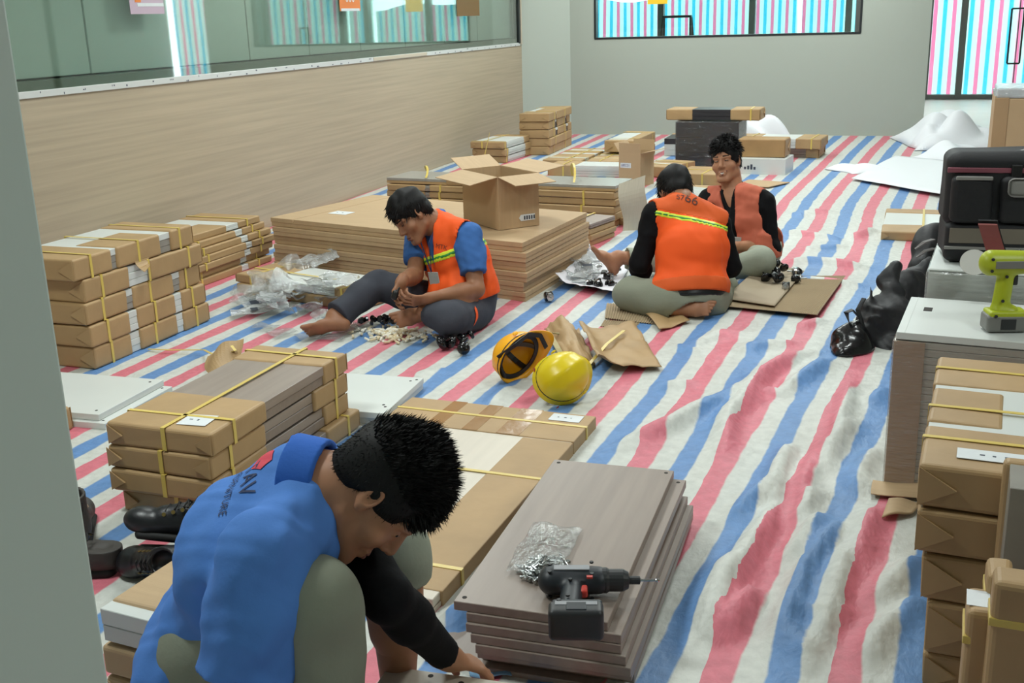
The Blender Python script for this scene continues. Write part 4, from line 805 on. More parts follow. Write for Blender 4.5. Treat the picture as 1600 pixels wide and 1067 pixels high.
def foot_field(a, t, upv, h, side=1, k=1.0, shin=None):
    # a ankle, t toe direction, upv the instep direction, side +1 left foot
    t = n_(t); upv = A3(upv); upv = n_(upv - t * (upv @ t)); s = np.cross(upv, t) * side; a = A3(a); Q = lambda x, y, z: a + (t * x + s * y + upv * z) * k; pr = []
    pr += [(cap(Q(-.045, 0, -.052), Q(-.03, 0, -.045), .030 * k), .02), (cap(Q(-.02, 0, -.01), Q(.0, 0, .02), .036 * k, .034 * k), .02), (ecap(Q(-.03, 0, -.045), Q(.07, -.002, -.050), s, (.030 * k, .028 * k), (.040 * k, .026 * k)), .02), (cap(Q(.0, 0, -.01), Q(.08, .0, -.050), .034 * k, .020 * k), .025), (ecap(Q(.07, 0, -.055), Q(.125, -.004, -.062), s, (.042 * k, .022 * k), (.042 * k, .014 * k)), .015)]
    for i in range(5):
        y = -.034 + .017 * i; L = (.052, .050, .044, .038, .030)[i]; r = (.0125, .009, .0085, .008, .0075)[i]; y = -y
        pr.append((cap(Q(.125 - .004 * i, -y if False else (.032 - .0165 * i) * -1, -.062), Q(.125 - .004 * i + L * .72, (.033 - .017 * i) * -1, -.066), r * k, r * .85 * k), .003))
    if shin is not None: pr.append((cap(Q(0, 0, .01), lerp(a, shin, .4), .034 * k, .046 * k), .02))
    F_ = Field([p for p, _ in pr], h, .012)
    for p, q in pr: F_.add(p, q)
    return F_
def build_person(name, label, J, o):
    for key in list(J): J[key] = A3(J[key])
    P, Ch, Nk = J['P'], J['Ch'], J['Nk']; root = thing(name, label, 'person', (P[0], P[1], 0)); org = (P[0], P[1], 0)
    side = n_(J['sL'] - J['sR']); t = n_(Nk - P); front = n_(np.cross(side, t)); shm = (J['sL'] + J['sR']) / 2 - t * .015; k = o.get('k', 1.0); th = o.get('thick', 1.0)
    hb = o.get('h', .007); hg = o.get('hg', .007); skin = o.get('skin', SKIN)
    torso = [(ell(P, [side, front, t], (.165 * k, .122 * k, .13 * k)), .03), (ecap(P, Ch, side, (.152 * k, .112 * k * th), (.158 * k, .115 * k * th)), .03), (ecap(Ch, shm, side, (.158 * k, .115 * k), (.145 * k, .082 * k)), .04), (cap(J['sL'], J['sR'], .054 * k), .04)]
    arm = {}; leg = {}
    for q in 'LR':
        s, e, w = J['s' + q], J['e' + q], J['w' + q]
        arm[q] = [(cap(s, lerp(s, e, .3), .057 * k, .052 * k), .03), (cap(s, e, .050 * k, .042 * k), .02), (cap(e, lerp(e, w, .35), .042 * k, .043 * k), .015), (cap(lerp(e, w, .25), w, .043 * k, .027 * k), .015)]
        hp, kn, an = J['h' + q], J['k' + q], J['a' + q]; back = n_(np.cross(np.cross(n_(hp - kn), n_(an - kn)), n_(an - kn)))
        bk = n_((hp - kn) - n_(an - kn) * ((hp - kn) @ n_(an - kn)))
        leg[q] = [(cap(hp, kn, .088 * k, .062 * k), .03), (cap(kn, lerp(kn, an, .3), .058 * k, .056 * k), .02), (cap(lerp(kn, an, .08), lerp(kn, an, .5) , .052 * k, .050 * k), .02), (cap(lerp(kn, an, .28) + bk * .022, lerp(kn, an, .5) + bk * .016, .042 * k, .034 * k), .03), (cap(lerp(kn, an, .45), an, .046 * k, .034 * k), .02)]
    torso += [(cap(Nk - t * .03, lerp(Nk, J['sL'], .75), .050 * k, .040 * k), .04), (cap(Nk - t * .03, lerp(Nk, J['sR'], .75), .050 * k, .040 * k), .04)]
    allp = torso + arm['L'] + arm['R'] + leg['L'] + leg['R'] + [(cap(Nk - t * .02, lerp(Nk, J['Hd'], .55), .062 * k, .055 * k), .04)]
    F_ = Field([p for p, _ in allp], hb, .015)
    for p, q in allp: F_.add(p, q)
    hf, W_, ax = head_field(J['Hd'], J['hu'], J['hf'], o.get('hh', .004), Nk, k)
    parts = [F_, hf]
    for q in 'LR':
        if q in o.get('hands', {}):
            d, nr, cu, tc = o['hands'][q]; parts.append(hand_field(J['w' + q], d, nr, 1 if q == 'L' else -1, o.get('hf', .0035), cu, k, J['e' + q], tc))
        if q in o.get('feet', {}):
            d, uv = o['feet'][q]; parts.append(foot_field(J['a' + q], d, uv, .0045, 1 if q == 'L' else -1, k, J['k' + q]))
    obj('body', nmesh('body', parts, org), skin, root)
    res = {'root': root, 'org': org, 'W': W_, 'ax': ax, 'side': side, 'front': front, 't': t, 'shm': shm, 'arm': arm, 'leg': leg, 'torso': torso, 'k': k}
    # hair
    hfield = hair_field(W_, ax, o.get('hh', .004), k, **o.get('hair', {})); hm = nmesh('hair', hfield, org)
    if 'blades' in o:
        bm = bmesh.new(); bm.from_mesh(hm); rnd = random.Random(5)
        for b in o['blades']: blades(bm, hm, org, rnd, b[0], W_, ax, b[1], b[2], b[3], b[4])
        bpy.data.meshes.remove(hm); hm = bm
    obj('hair', hm, HAIR, root)
    for sx, nm in ((1, 'eye'), (-1, 'eye')):
        f2 = Field([cap(W_(sx * .022, .0862, .0005), W_(sx * .040, .0825, .0015), .0034)], .002, .006); f2.add(cap(W_(sx * .022, .0862, .0005), W_(sx * .040, .0825, .0015), .0030), .003); obj(nm, nmesh(nm, f2, org), EYE, root)
        pb = cap(W_(sx * .016, .0955, .027), W_(sx * .046, .079, .029), .0036, .0026); f2 = Field([pb], .002, .006); f2.add(pb, .003); obj('eyebrow', nmesh('eyebrow', f2, org), HAIR, root)
    pb = [cap(W_(-.02, .0915, -.0665), W_(.02, .0915, -.0665), .0042), cap(W_(-.016, .0925, -.0775), W_(.016, .0925, -.0775), .0048)]
    if o.get('smile'): pb = [cap(W_(0, .0925, -.0665), W_(s_ * .027, .083, -.058), .0040, .0030) for s_ in (1, -1)] + [cap(W_(0, .0925, -.081), W_(s_ * .027, .083, -.060), .0046, .0030) for s_ in (1, -1)]
    f2 = Field(pb, .0025, .006); [f2.add(q, .002) for q in pb]; obj('lips', nmesh('lips', f2, org), LIP, root)
    # garments
    def garment(nm, prims, infl, m, cuts=(), planes=(), noise=(), h=hg, kk=None, sub=()):
        G_ = Field([p for p, _ in prims], h, infl + .02)
        for p, q in prims: G_.add(p, kk or q, infl)
        for w, a in noise: G_.noise(w, a)
        for p, q in cuts: G_.cutp(p, q)
        for p, nn in planes: G_.plane(p, nn)
        return G_, obj(nm, nmesh(nm, G_, org), m, root)
    res['garment'] = garment; res['mesh'] = lambda nm, f, m, parent=None: obj(nm, nmesh(nm, f, org), m, parent or root)
    return res
def solid(nm, prims, h, m, res, parent=None, k=.006):
    f = Field(prims, h, .01); [f.add(p, k) for p in prims]; o = obj(nm, nmesh(nm, f, res['org']), m, parent or res['root']); return o
def clip(prims, p, n):
    # the same limbs, ended by a plane (keeps the side n points away from)
    p, n = A3(p), n_(n); out = []
    for q, k in prims:
        def f(x, y, z, g=q.f): return np.maximum(g(x, y, z), (x - p[0]) * n[0] + (y - p[1]) * n[1] + (z - p[2]) * n[2])
        out.append((Prim(f, q.lo, q.hi), k))
    return out
def collar(res, J, m, nm='collar', r0=.070, r1=.080, lo=-.03, hi=.03, tilt=.0):
    t = n_(A3(J['Hd']) - A3(J['Nk'])); a = A3(J['Nk']) + t * lo; b = A3(J['Nk']) + t * hi; f = Field([cap(a, b, r1 + .02)], .005, .01); f.add(ecap(a - t * .04, b + t * .04, res['side'], (r1, r1), (r1 - .006, r1 - .006)), .003); f.cutp(cap(a - t * .1, b + t * .1, r0, r0 - .006), .003); f.plane(b, t + A3(res['front']) * tilt); f.plane(a, -t); return res['mesh'](nm, f, m)
def fold(seed, f1=14, a1=.006, f2=34, a2=.0028, s=1.9): return ((Wob(seed, f1 * s), a1), (Wob(seed + 1, f2 * s), a2))
def limb_fold(seed, d, f=30):
    # wrinkles that ring a limb: waves mostly along direction d
    w = Wob(seed, 10); d = n_(d); w.k = np.outer(np.random.RandomState(seed).uniform(.7, 1.3, len(w.p)) * f, d) + w.k * .9; return w
BLUE = mat('blue_polo_cloth', (82, 130, 204), .8, var=.05, vscale=6, bump=.08, bscale=90, spec=.2); BLUEC = mat('blue_collar_knit', (54, 104, 192), .8, bump=.1, bscale=120, spec=.2); BLUED = mat('blue_tshirt_cloth', (62, 104, 166), .8, var=.05, vscale=6, bump=.08, bscale=90, spec=.2)
KHAKI = mat('khaki_cloth', (136, 140, 124), .85, var=.05, vscale=7, bump=.1, bscale=80, spec=.2); KHAKI2 = mat('pale_khaki_cloth', (158, 164, 148), .85, var=.05, vscale=7, bump=.1, bscale=80, spec=.2); DKGREY = mat('charcoal_cloth', (66, 68, 76), .85, var=.08, vscale=7, bump=.1, bscale=80, spec=.2)
BLACKC = mat('black_cloth', (14, 14, 17), .85, bump=.1, bscale=90, spec=.2); ORANGE = mat('orange_vest_cloth', (242, 92, 34), .7, var=.03, vscale=6, bump=.06, bscale=60, spec=.25); ORANGE2 = mat('deep_orange_vest_cloth', (214, 92, 40), .7, bump=.06, bscale=60, spec=.25); ORANGE3 = mat('faded_orange_vest_cloth', (196, 104, 80), .75, var=.04, vscale=6, bump=.06, bscale=60, spec=.25)
LIME = mat('lime_reflective', (214, 232, 60), .35); GREEN = mat('green_band', (46, 140, 56), .5); BADGE = mat('badge_card', (176, 182, 178), .3); REDP = mat('red_emblem', (214, 66, 84), .7); NAVY = mat('navy_print', (32, 46, 84), .7)
# ================================================================== man 1: squatting in the foreground, blue polo
rv, uv_, fv = A3(rt), A3(up), A3(fw)
J = dict(P=cp(384, 975, 2.24), Ch=cp(408, 858, 2.12), Nk=cp(497, 752, 2.05), Hd=cp(590, 768, 2.03), hu=.88 * rv + .46 * uv_ - .06 * fv, hf=.44 * rv - .89 * uv_ + .06 * fv,
         sR=cp(412, 868, 1.885), sL=cp(522, 800, 2.20), eR=cp(372, 1135, 1.93), wR=cp(520, 1240, 1.96), eL=cp(604, 932, 2.05), wL=cp(700, 1027, 2.27),
         hR=cp(335, 1008, 2.17), hL=cp(360, 985, 2.36), kR=cp(491, 942, 1.93), kL=cp(615, 862, 2.25), aR=A3(cp(491, 942, 1.93)) * [1, 1, 0] + A3((-.02, .03, .085)), aL=A3(cp(615, 862, 2.25)) * [1, 1, 0] + A3((-.02, .02, .085)))
ff = n_((J['kR'] - A3(J['hR']) + A3(J['kL']) - A3(J['hL'])) * A3((1, 1, 0)) if False else (A3(J['kR']) - A3(J['hR']) + A3(J['kL']) - A3(J['hL'])) * A3((1, 1, 0)))
def spk(q, N, r): return A3(N) * .55 + ax1[2] * .7 + ax1[1] * .25 + A3((r.uniform(-.25, .25), r.uniform(-.25, .25), r.uniform(-.25, .25)))
u1 = n_(J['hu']); f1 = n_(A3(J['hf']) - u1 * (A3(J['hf']) @ u1)); ax1 = [np.cross(u1, f1), f1, u1]
m1 = build_person('person', 'person with spiky black hair in a blue polo squatting over a board in front', J, dict(h=.007, hh=.0032, hg=.006, hf=.003, skin=SKINF, hands={'L': (.72 * rv - .25 * uv_ + .55 * fv + A3((0, 0, -.12)), A3((0, 0, -1)), (.35, .4, .45, .5), .4), 'R': (rv, A3((0, 0, -1)), (.5, .5, .5, .5), .4)}, feet={'L': (ff, (0, 0, 1)), 'R': (ff, (0, 0, 1))},
      hair=dict(thick=.012, low=-.040, front=.060, top=.012, noise=(Wob(31, 45), .004)),
      blades=[(4200, .024, spk, .0013, lambda q: q[2] > .05), (900, .026, lambda q, N, r: A3(N) * .3 + ax1[1] * .9 - ax1[2] * .25 + A3((r.uniform(-.2, .2),) * 3), .0016, lambda q: q[1] > .055 and q[2] > .03), (3000, .011, lambda q, N, r: A3(N) * .6 - ax1[2] * .8 + A3((r.uniform(-.4, .4), r.uniform(-.4, .4), r.uniform(-.4, .4))), .0010, lambda q: q[2] < .055)]))
g_ = m1['garment']; t, fr_, sd = m1['t'], m1['front'], m1['side']; k_ = 1
sl = lambda q, fq, r=0: [(cap(J['s' + q], lerp(J['s' + q], J['e' + q], .35), .066, .070), .03), (cap(lerp(J['s' + q], J['e' + q], .25), lerp(J['s' + q], J['e' + q], fq + .12), .070, .076), .03)]
tsh = m1['torso'] + [(ell(A3(J['P']) - t * .04 - fr_ * .01, [sd, fr_, t], (.190, .150, .15)), .03), (ell(A3(J['Nk']) - t * .13 - fr_ * .015, [sd, fr_, t], (.15, .112, .14)), .04)]
sfold = fold(41, 13, .006, 30, .0025)
slv = lambda q, fq, g=0.0, r=0.0: clip([(cap(J['s' + q], lerp(J['s' + q], J['e' + q], .4), .056 + r, .062 + r), .035), (cap(lerp(J['s' + q], J['e' + q], .3), lerp(J['s' + q], J['e' + q], fq + .12), .062 + r, .066 + r), .03)], lerp(J['s' + q], J['e' + q], fq), A3(J['e' + q]) - A3(J['s' + q]))
shirt, so = g_('shirt', clip(tsh, A3(J['P']) - t * .125, -t) + slv('R', .64, r=.004) + slv('L', .42), .015, BLUE, cuts=[(cap(A3(J['Nk']) - t * .03, J['Hd'], .064), .006)], noise=sfold + ((limb_fold(50, A3(J['eR']) - A3(J['sR']), 20), .003),))
g_('arm_sleeve', m1['arm']['L'], .004, BLACKC, planes=[(lerp(J['eL'], J['wL'], .93), A3(J['wL']) - A3(J['eL']))], h=.006, noise=((limb_fold(9, A3(J['wL']) - A3(J['eL']), 60), .0015),))
g_('arm_sleeve', m1['arm']['R'], .004, BLACKC, planes=[(lerp(J['eR'], J['wR'], .93), A3(J['wR']) - A3(J['eR']))], h=.008)
tr = lambda r, q, r0=.096, r1=.074, r2=.070, r3=.062: [(cap(J['h' + q], J['k' + q], r0, r1), .03), (cap(J['k' + q], lerp(J['k' + q], J['a' + q], .4), r1, r2), .02), (cap(lerp(J['k' + q], J['a' + q], .3), J['a' + q], r2, r3), .02)]
pel = [(ell(J['P'], [sd, fr_, t], (.18, .14, .14)), .03)]
g_('trousers', clip(pel, A3(J['P']) + t * .07, t) + clip(tr(0, 'R', .094, .077, .074, .068), A3(J['aR']) + A3((0, 0, .02)), A3((0, 0, -1))), .004, KHAKI, noise=((limb_fold(61, A3(J['kR']) - A3(J['aR']), 26), .006), (Wob(62, 22), .004)))
g_('trouser_leg', [(cap(J['hL'], J['kL'], .090, .066), .03), (cap(J['kL'], lerp(J['kL'], J['aL'], .25), .064, .062), .02)], .004, KHAKI2, planes=[(lerp(J['kL'], J['aL'], .17), A3(J['aL']) - A3(J['kL']))], noise=((limb_fold(63, A3(J['kL']) - A3(J['aL']), 26), .004), (Wob(64, 22), .004)))
collar(m1, J, BLUEC, r0=.071, r1=.085, lo=-.055, hi=.012)
# print on the back: emblem and letters laid onto the cloth
dg = bpy.context.evaluated_depsgraph_get(); bvh = BVHTree.FromPolygons([v.co.copy() for v in so.data.vertices], [tuple(p.vertices) for p in so.data.polygons])
def back_print(nm, me, m, px, py, xdir, ang=None):
    o0 = V(m1['org']); p = cp(px, py, 1.0) ; d = (p - CP).normalized(); h = bvh.ray_cast(CP - o0, d); loc, nn = (h[0], h[1]) if h[0] is not None else (V((0, 0, 0)), V((0, 0, 1)))
    X_ = V(-sd1); X_ = (X_ - nn * X_.dot(nn)).normalized(); Y_ = nn.cross(X_); M = Matrix(((X_.x, Y_.x, nn.x, loc.x), (X_.y, Y_.y, nn.y, loc.y), (X_.z, Y_.z, nn.z, loc.z), (0, 0, 0, 1)))
    return decal(nm, me, m, M, bvh, m1['root'], .002)
sd1 = m1['side']
bm = bmesh.new(); bm.faces.new([bm.verts.new((.032 * math.cos(a), .026 * math.sin(a), 0)) for a in [R(60 * i) for i in range(6)]]); me = bpy.data.meshes.new('emblem'); bm.to_mesh(me); bm.free()
back_print('emblem', me, REDP, 412, 719, ((430, 708), (395, 730)))
back_print('print', text_mesh('TAV', .050), NAVY, 388, 748, ((402, 726), (372, 770)))
back_print('print', text_mesh('FURNITURE', .024), NAVY, 358, 768, ((372, 724), (342, 790)))
LIE = [(1500, .03, lambda q, N, r: A3(N) * .30 + A3((r.uniform(-.4, .4), r.uniform(-.4, .4), -.75)), .0018, lambda q: True)]
# ================================================================== man 2: sitting at the left, blue sleeves, orange vest, sorting fittings
d0 = dep(at(735, 505))
J = dict(P=cp(727, 470, d0 + .02), Ch=cp(712, 402, d0), Nk=cp(684, 346, d0 - .03), Hd=cp(645, 338, d0 - .10), hu=-.62 * rv + .74 * uv_ - .22 * fv, hf=-.66 * rv - .66 * uv_ - .36 * fv,
         sL=cp(732, 370, d0 - .14), sR=cp(656, 372, d0 + .10), eL=cp(744, 452, d0 - .20), wL=cp(672, 466, d0 - .38), eR=cp(648, 430, d0 - .06), wR=cp(627, 441, d0 - .30),
         hL=cp(742, 486, d0 - .06), hR=cp(708, 480, d0 + .10), kL=cp(702, 498, d0 - .40), aL=cp(664, 487, d0 - .30), kR=cp(588, 446, d0 + .02), aR=cp(522, 497, d0 - .16))
m2 = build_person('person', 'person with blue sleeves and orange vest sitting barefoot, sorting small fittings', J, dict(h=.007, hh=.0038, hg=.007, hf=.0035, skin=SKIN,
      hands={'L': (-.85 * rv - .15 * uv_ - .25 * fv, .25 * rv * 0 + .6 * uv_ + .75 * fv * .6, (.5, .55, .6, .7), .8), 'R': (-.25 * rv - .75 * uv_ - .45 * fv, .7 * rv + .1 * uv_ - .3 * fv, (.45, .5, .55, .6), .8)}, feet={'L': (-.93 * rv - .20 * uv_ - .15 * fv, .2 * uv_ + .1 * rv - 1.0 * fv), 'R': (-.95 * rv - .12 * uv_ - .2 * fv, .55 * uv_ + .5 * fv)},
      hair=dict(thick=.016, low=-.065, front=.058, top=.006, noise=(Wob(32, 40), .005)), blades=LIE))
g_ = m2['garment']; t, fr_, sd = m2['t'], m2['front'], m2['side']
g_('shirt', clip(m2['torso'], A3(J['P']), -t) + m2['arm']['L'][:1] + m2['arm']['R'][:1] + slv('L', .66, r=-.006) + slv('R', .60, r=-.006), .010, BLUED, cuts=[(cap(A3(J['Nk']) - t * .02, J['Hd'], .062), .005)], noise=fold(70, 20, .003, 40, .0015))
vcuts = lambda r=.074, off=.0: [(cap(J['s' + q] + A3(sd) * (off if q == 'L' else -off), lerp(J['s' + q], J['e' + q], .9) + A3(sd) * (.03 if q == 'L' else -.03), r + .012, r), .008) for q in 'LR']
vn = [(cap(A3(J['Nk']) - t * .035, J['Hd'], .068), .006), (ecap(A3(J['Nk']) + A3(fr_) * .09 + t * .02, A3(J['Nk']) + A3(fr_) * .17 - t * .26, sd, (.052, .09), (.004, .06)), .006)]
VT, vo = g_('vest', m2['torso'] + [(ell(A3(J['P']) + t * .05 + A3(fr_) * .02, [sd, fr_, t], (.18, .145, .12)), .03)], .026, ORANGE, cuts=vcuts(.072, .02) + vn, planes=[(A3(J['P']) - t * .01, -t)], noise=fold(80, 13, .006, 32, .002))
def vest_stripe(res, VT, p, half=.021, tl=None):
    nn = A3(tl if tl is not None else res['t']); a = VT.grown(.0025).band(p, nn, half); o1 = res['mesh']('reflective_stripe', a, LIME); b = VT.grown(.0042).band(p, nn, half * .42); return res['mesh']('green_band', b, GREEN, o1)
vest_stripe(m2, VT, lerp(J['P'], J['Nk'], .60))
_, tr2 = g_('trousers', clip([(ell(J['P'], [sd, fr_, t], (.18, .14, .14)), .03)], A3(J['P']) + t * .06, t) + tr(0, 'L', .094, .074, .068, .058) + clip(tr(0, 'R', .094, .074, .07, .066), lerp(J['kR'], J['aR'], .90), A3(J['aR']) - A3(J['kR'])), .004, DKGREY, cuts=[(cap(lerp(J['kL'], J['aL'], .99), A3(J['aL']) + (A3(J['aL']) - A3(J['kL'])) * 1.2, .075), .005)], noise=((limb_fold(83, A3(J['kR']) - A3(J['aR']), 24), .005), (Wob(84, 20), .005)))
pc = A3(cp(743, 494, d0 - .25)); 
b0 = A3(J['Nk']) + A3(fr_) * .135 - t * .28; nb = V(fr_); X_ = V(sd); Y_ = nb.cross(X_); Mb = Matrix(((X_.x, Y_.x, nb.x, b0[0] - m2['org'][0]), (X_.y, Y_.y, nb.y, b0[1] - m2['org'][1]), (X_.z, Y_.z, nb.z, b0[2]), (0, 0, 0, 1)))
bm = bmesh.new(); box(bm, -.036, .036, -.05, .05, .018, .022, .002); bmesh.ops.transform(bm, matrix=Mb, verts=bm.verts); bd = obj('id_badge', bm, BADGE, m2['root'])
bm = bmesh.new(); o0 = A3(m2['org']); tube(bm, [A3(J['Nk']) + A3(sd) * .05 + A3(fr_) * .055 + t * .0 - o0, A3(J['Nk']) + A3(sd) * .03 + A3(fr_) * .13 - t * .08 - o0, b0 + A3(fr_) * .02 + t * .05 - o0, A3(J['Nk']) - A3(sd) * .03 + A3(fr_) * .13 - t * .08 - o0, A3(J['Nk']) - A3(sd) * .05 + A3(fr_) * .055 - o0], .004, 6); obj('lanyard', bm, NAVY, m2['root'])
solid('knob', [cap(cp(618, 458, d0 - .42), cp(616, 464, d0 - .42), .016), cap(cp(620, 456, d0 - .42), cp(624, 450, d0 - .42), .005)], .003, BLACKP, m2)
collar(m2, J, BLUED, r0=.062, r1=.070, lo=-.02, hi=.015)
vb = BVHTree.FromPolygons([v.co.copy() for v in vo.data.vertices], [tuple(p.vertices) for p in vo.data.polygons])
def print_at(res, vb, nm, s, size, m, px, py, pa, pb, me=None):
    o0 = V(res['org']); d = ray(px, py).normalized(); h = vb.ray_cast(CP - o0, d)
    if h[0] is None: return
    loc, nn = h[0], h[1]; dd = dep(loc + o0); X_ = ray(*pb) * dd - ray(*pa) * dd; X_ = (X_ - nn * X_.dot(nn)).normalized(); Y_ = nn.cross(X_); M = Matrix(((X_.x, Y_.x, nn.x, loc.x), (X_.y, Y_.y, nn.y, loc.y), (X_.z, Y_.z, nn.z, loc.z), (0, 0, 0, 1))); decal(nm, me or text_mesh(s, size), m, M, vb, res['root'], .0045)
tv = BVHTree.FromPolygons([v.co.copy() for v in tr2.data.vertices], [tuple(p.vertices) for p in tr2.data.polygons])
print_at(m2, vb, 'print', 'MTK', .034, mat('dark_red_print', (110, 46, 30), .7), 690, 386, (680, 385), (700, 389))
bm = bmesh.new(); bm.faces.new([bm.verts.new(v) for v in ((-.015, -.05, 0), (.02, -.01, 0), (.012, .045, 0), (-.018, .03, 0))]); me = bpy.data.meshes.new('patch'); bm.to_mesh(me); bm.free()
print_at(m2, tv, 'orange_patch', '', 0, ORANGE, 744, 493, (735, 493), (752, 493), me)
# ================================================================== man 3: back to the camera, orange vest, kneeling on one foot
d0 = dep(at(1090, 499))
J = dict(P=cp(1078, 462, d0 + .06), Ch=cp(1082, 388, d0 + .08), Nk=cp(1066, 315, d0 + .14), Hd=cp(1055, 301, d0 + .22), hu=-.12 * rv + .88 * uv_ + .44 * fv, hf=-.20 * rv - .50 * uv_ + .85 * fv,
         sL=cp(1024, 338, d0 + .12), sR=cp(1120, 352, d0 + .18), eL=cp(1000, 412, d0 + .16), wL=cp(1002, 440, d0 + .40), eR=cp(1142, 418, d0 + .26), wR=cp(1085, 432, d0 + .46),
         hL=cp(1052, 468, d0 + .0), hR=cp(1108, 468, d0 + .08), kL=cp(982, 460, d0 + .16), aL=cp(1064, 487, d0 + .0), kR=cp(1128, 450, d0 + .46), aR=cp(1050, 462, d0 + .42))
m3 = build_person('person', 'person in orange vest and black sleeves sitting with their back turned', J, dict(h=.008, hh=.004, hg=.007, hf=.004, skin=SKIN, hands={'L': (.2 * rv - .4 * uv_ + fv, (0, 0, -1), (.4, .4, .4, .4), .4), 'R': (-rv - .3 * uv_ + .5 * fv, (0, 0, -1), (.4, .4, .4, .4), .4)}, feet={'L': (.97 * rv - .05 * uv_ - .1 * fv, -.3 * uv_ + .9 * fv), 'R': (-rv, (0, 0, 1))}, hair=dict(thick=.016, low=-.10, front=.06, top=.006, noise=(Wob(33, 40), .004)), blades=LIE))
g_ = m3['garment']; t, fr_, sd = m3['t'], m3['front'], m3['side']
g_('shirt', clip(m3['torso'], A3(J['P']), -t) + sum((clip(m3['arm'][q], lerp(J['e' + q], J['w' + q], .9), A3(J['w' + q]) - A3(J['e' + q])) for q in 'LR'), []), .012, BLACKC, cuts=[(cap(A3(J['Nk']) - t * .02, J['Hd'], .064), .005)], noise=fold(90, 18, .003, 40, .0015))
VT, vo = g_('vest', m3['torso'] + [(ell(A3(J['P']) + t * .03, [sd, fr_, t], (.185, .145, .10)), .03)], .028, ORANGE, cuts=vcuts(.068, .045) + [(cap(A3(J['Nk']) - t * .01, J['Hd'], .066), .006)], planes=[(A3(J['P']) - t * .0, -t)], noise=fold(95, 12, .005, 30, .002))
vest_stripe(m3, VT, lerp(J['P'], J['Nk'], .80), .015, t + A3(fr_) * -.25 + A3(sd) * -.22)
m3['mesh']('hem_band', VT.grown(.0015).band(A3(J['P']) + t * .035, t, .036), ORANGE2); up_ = VT.grown(.0012); up_.plane(lerp(J['P'], J['Nk'], .80) + t * .02, -(t + A3(fr_) * -.25 + A3(sd) * -.22)); m3['mesh']('yoke', up_, ORANGE2)
TRS, _ = g_('trousers', clip([(ell(J['P'], [sd, fr_, t], (.185, .145, .14)), .03)], A3(J['P']) + t * .05, t) + tr(0, 'L', .098, .082, .072, .064) + tr(0, 'R', .098, .078, .07, .064), .004, KHAKI, cuts=[(cap(lerp(J['kL'], J['aL'], .97), A3(J['aL']) + (A3(J['aL']) - A3(J['kL'])) * .8, .08), .005)], noise=((limb_fold(97, A3(J['kL']) - A3(J['hL']), 22), .005), (Wob(98, 18), .005)))
pb = ell(J['P'], [sd, fr_, t], (.192, .152, .147)); fb = Field([pb], .006, .02); fb.add(pb, .003, .004); m3['mesh']('belt', fb.band(A3(J['P']) - t * .012, t, .016), BLACKP)
vb = BVHTree.FromPolygons([v.co.copy() for v in vo.data.vertices], [tuple(p.vertices) for p in vo.data.polygons])
print_at(m3, vb, 'print', 'S7', .045, mat('dark_print', (84, 40, 28), .7), 1063, 309, (1055, 308), (1075, 311)); print_at(m3, vb, 'print', '66', .075, mat('dark_print', (84, 40, 28), .7), 1080, 313, (1070, 311), (1090, 316))
# ================================================================== man 4: smiling, facing us, faded vest, one leg stretched out
d0 = dep(at(1182, 428))
J = dict(P=cp(1172, 402, d0 + .06), Ch=cp(1160, 348, d0 + .05), Nk=cp(1146, 301, d0 + .04), Hd=cp(1135, 253, d0 + .02), hu=-.10 * rv + .99 * uv_ - .05 * fv, hf=-.50 * rv - .16 * uv_ - .85 * fv,
         sL=cp(1189, 318, d0 - .05), sR=cp(1112, 314, d0 + .12), eL=cp(1198, 384, d0 - .02), wL=cp(1143, 386, d0 - .16), eR=cp(1098, 372, d0 + .02), wR=cp(1128, 396, d0 - .16),
         hL=cp(1184, 410, d0 - .0), hR=cp(1152, 408, d0 + .1), kL=cp(1188, 408, d0 - .34), aL=cp(1130, 424, d0 - .30), kR=cp(1062, 404, d0 + .02), aR=cp(962, 404, d0 - .08))
m4 = build_person('person', 'smiling person in faded orange vest and black collared shirt sitting with a leg stretched out', J, dict(smile=1, h=.008, hh=.0038, hg=.008, hf=.004, skin=SKINF, hands={'L': (-1.0 * rv - .1 * uv_ - .1 * fv, .3 * uv_ + .8 * fv, (.5, .5, .5, .5), .5), 'R': (.6 * rv - .4 * uv_ - .6 * fv, uv_ * -1, (.5, .5, .5, .5), .5)}, feet={'R': (-.55 * rv + .60 * uv_ - .3 * fv, .75 * uv_ + .6 * rv), 'L': (-rv - .2 * fv, (0, 0, 1))}, hair=dict(thick=.014, low=-.03, front=.074, top=.012, noise=(Wob(34, 45), .003)), blades=[(2200, .028, lambda q, N, r: A3(N) * .6 + A3((r.uniform(-.5, .5), r.uniform(-.5, .5), -.25)), .0018, lambda q: q[2] > .06), (1200, .02, lambda q, N, r: A3(N) * .3 + A3((r.uniform(-.3, .3), r.uniform(-.3, .3), -.7)), .0016, lambda q: q[1] < .03 and q[2] < .07)]))
g_ = m4['garment']; t, fr_, sd = m4['t'], m4['front'], m4['side']
g_('shirt', clip(m4['torso'], A3(J['P']), -t) + sum((clip(m4['arm'][q][:2] + [(cap(J['s' + q], J['e' + q], .054, .048), .03), (cap(J['e' + q], lerp(J['e' + q], J['w' + q], .2), .047, .042), .02)], lerp(J['e' + q], J['w' + q], .10), A3(J['w' + q]) - A3(J['e' + q])) for q in 'LR'), []), .017, BLACKC, cuts=[(cap(A3(J['Nk']) - t * .02, J['Hd'], .062), .005), (ecap(A3(J['Nk']) + A3(fr_) * .08 + t * .02, A3(J['Nk']) + A3(fr_) * .15 - t * .10, sd, (.035, .05), (.004, .04)), .004)], noise=fold(101, 18, .003, 40, .0015))
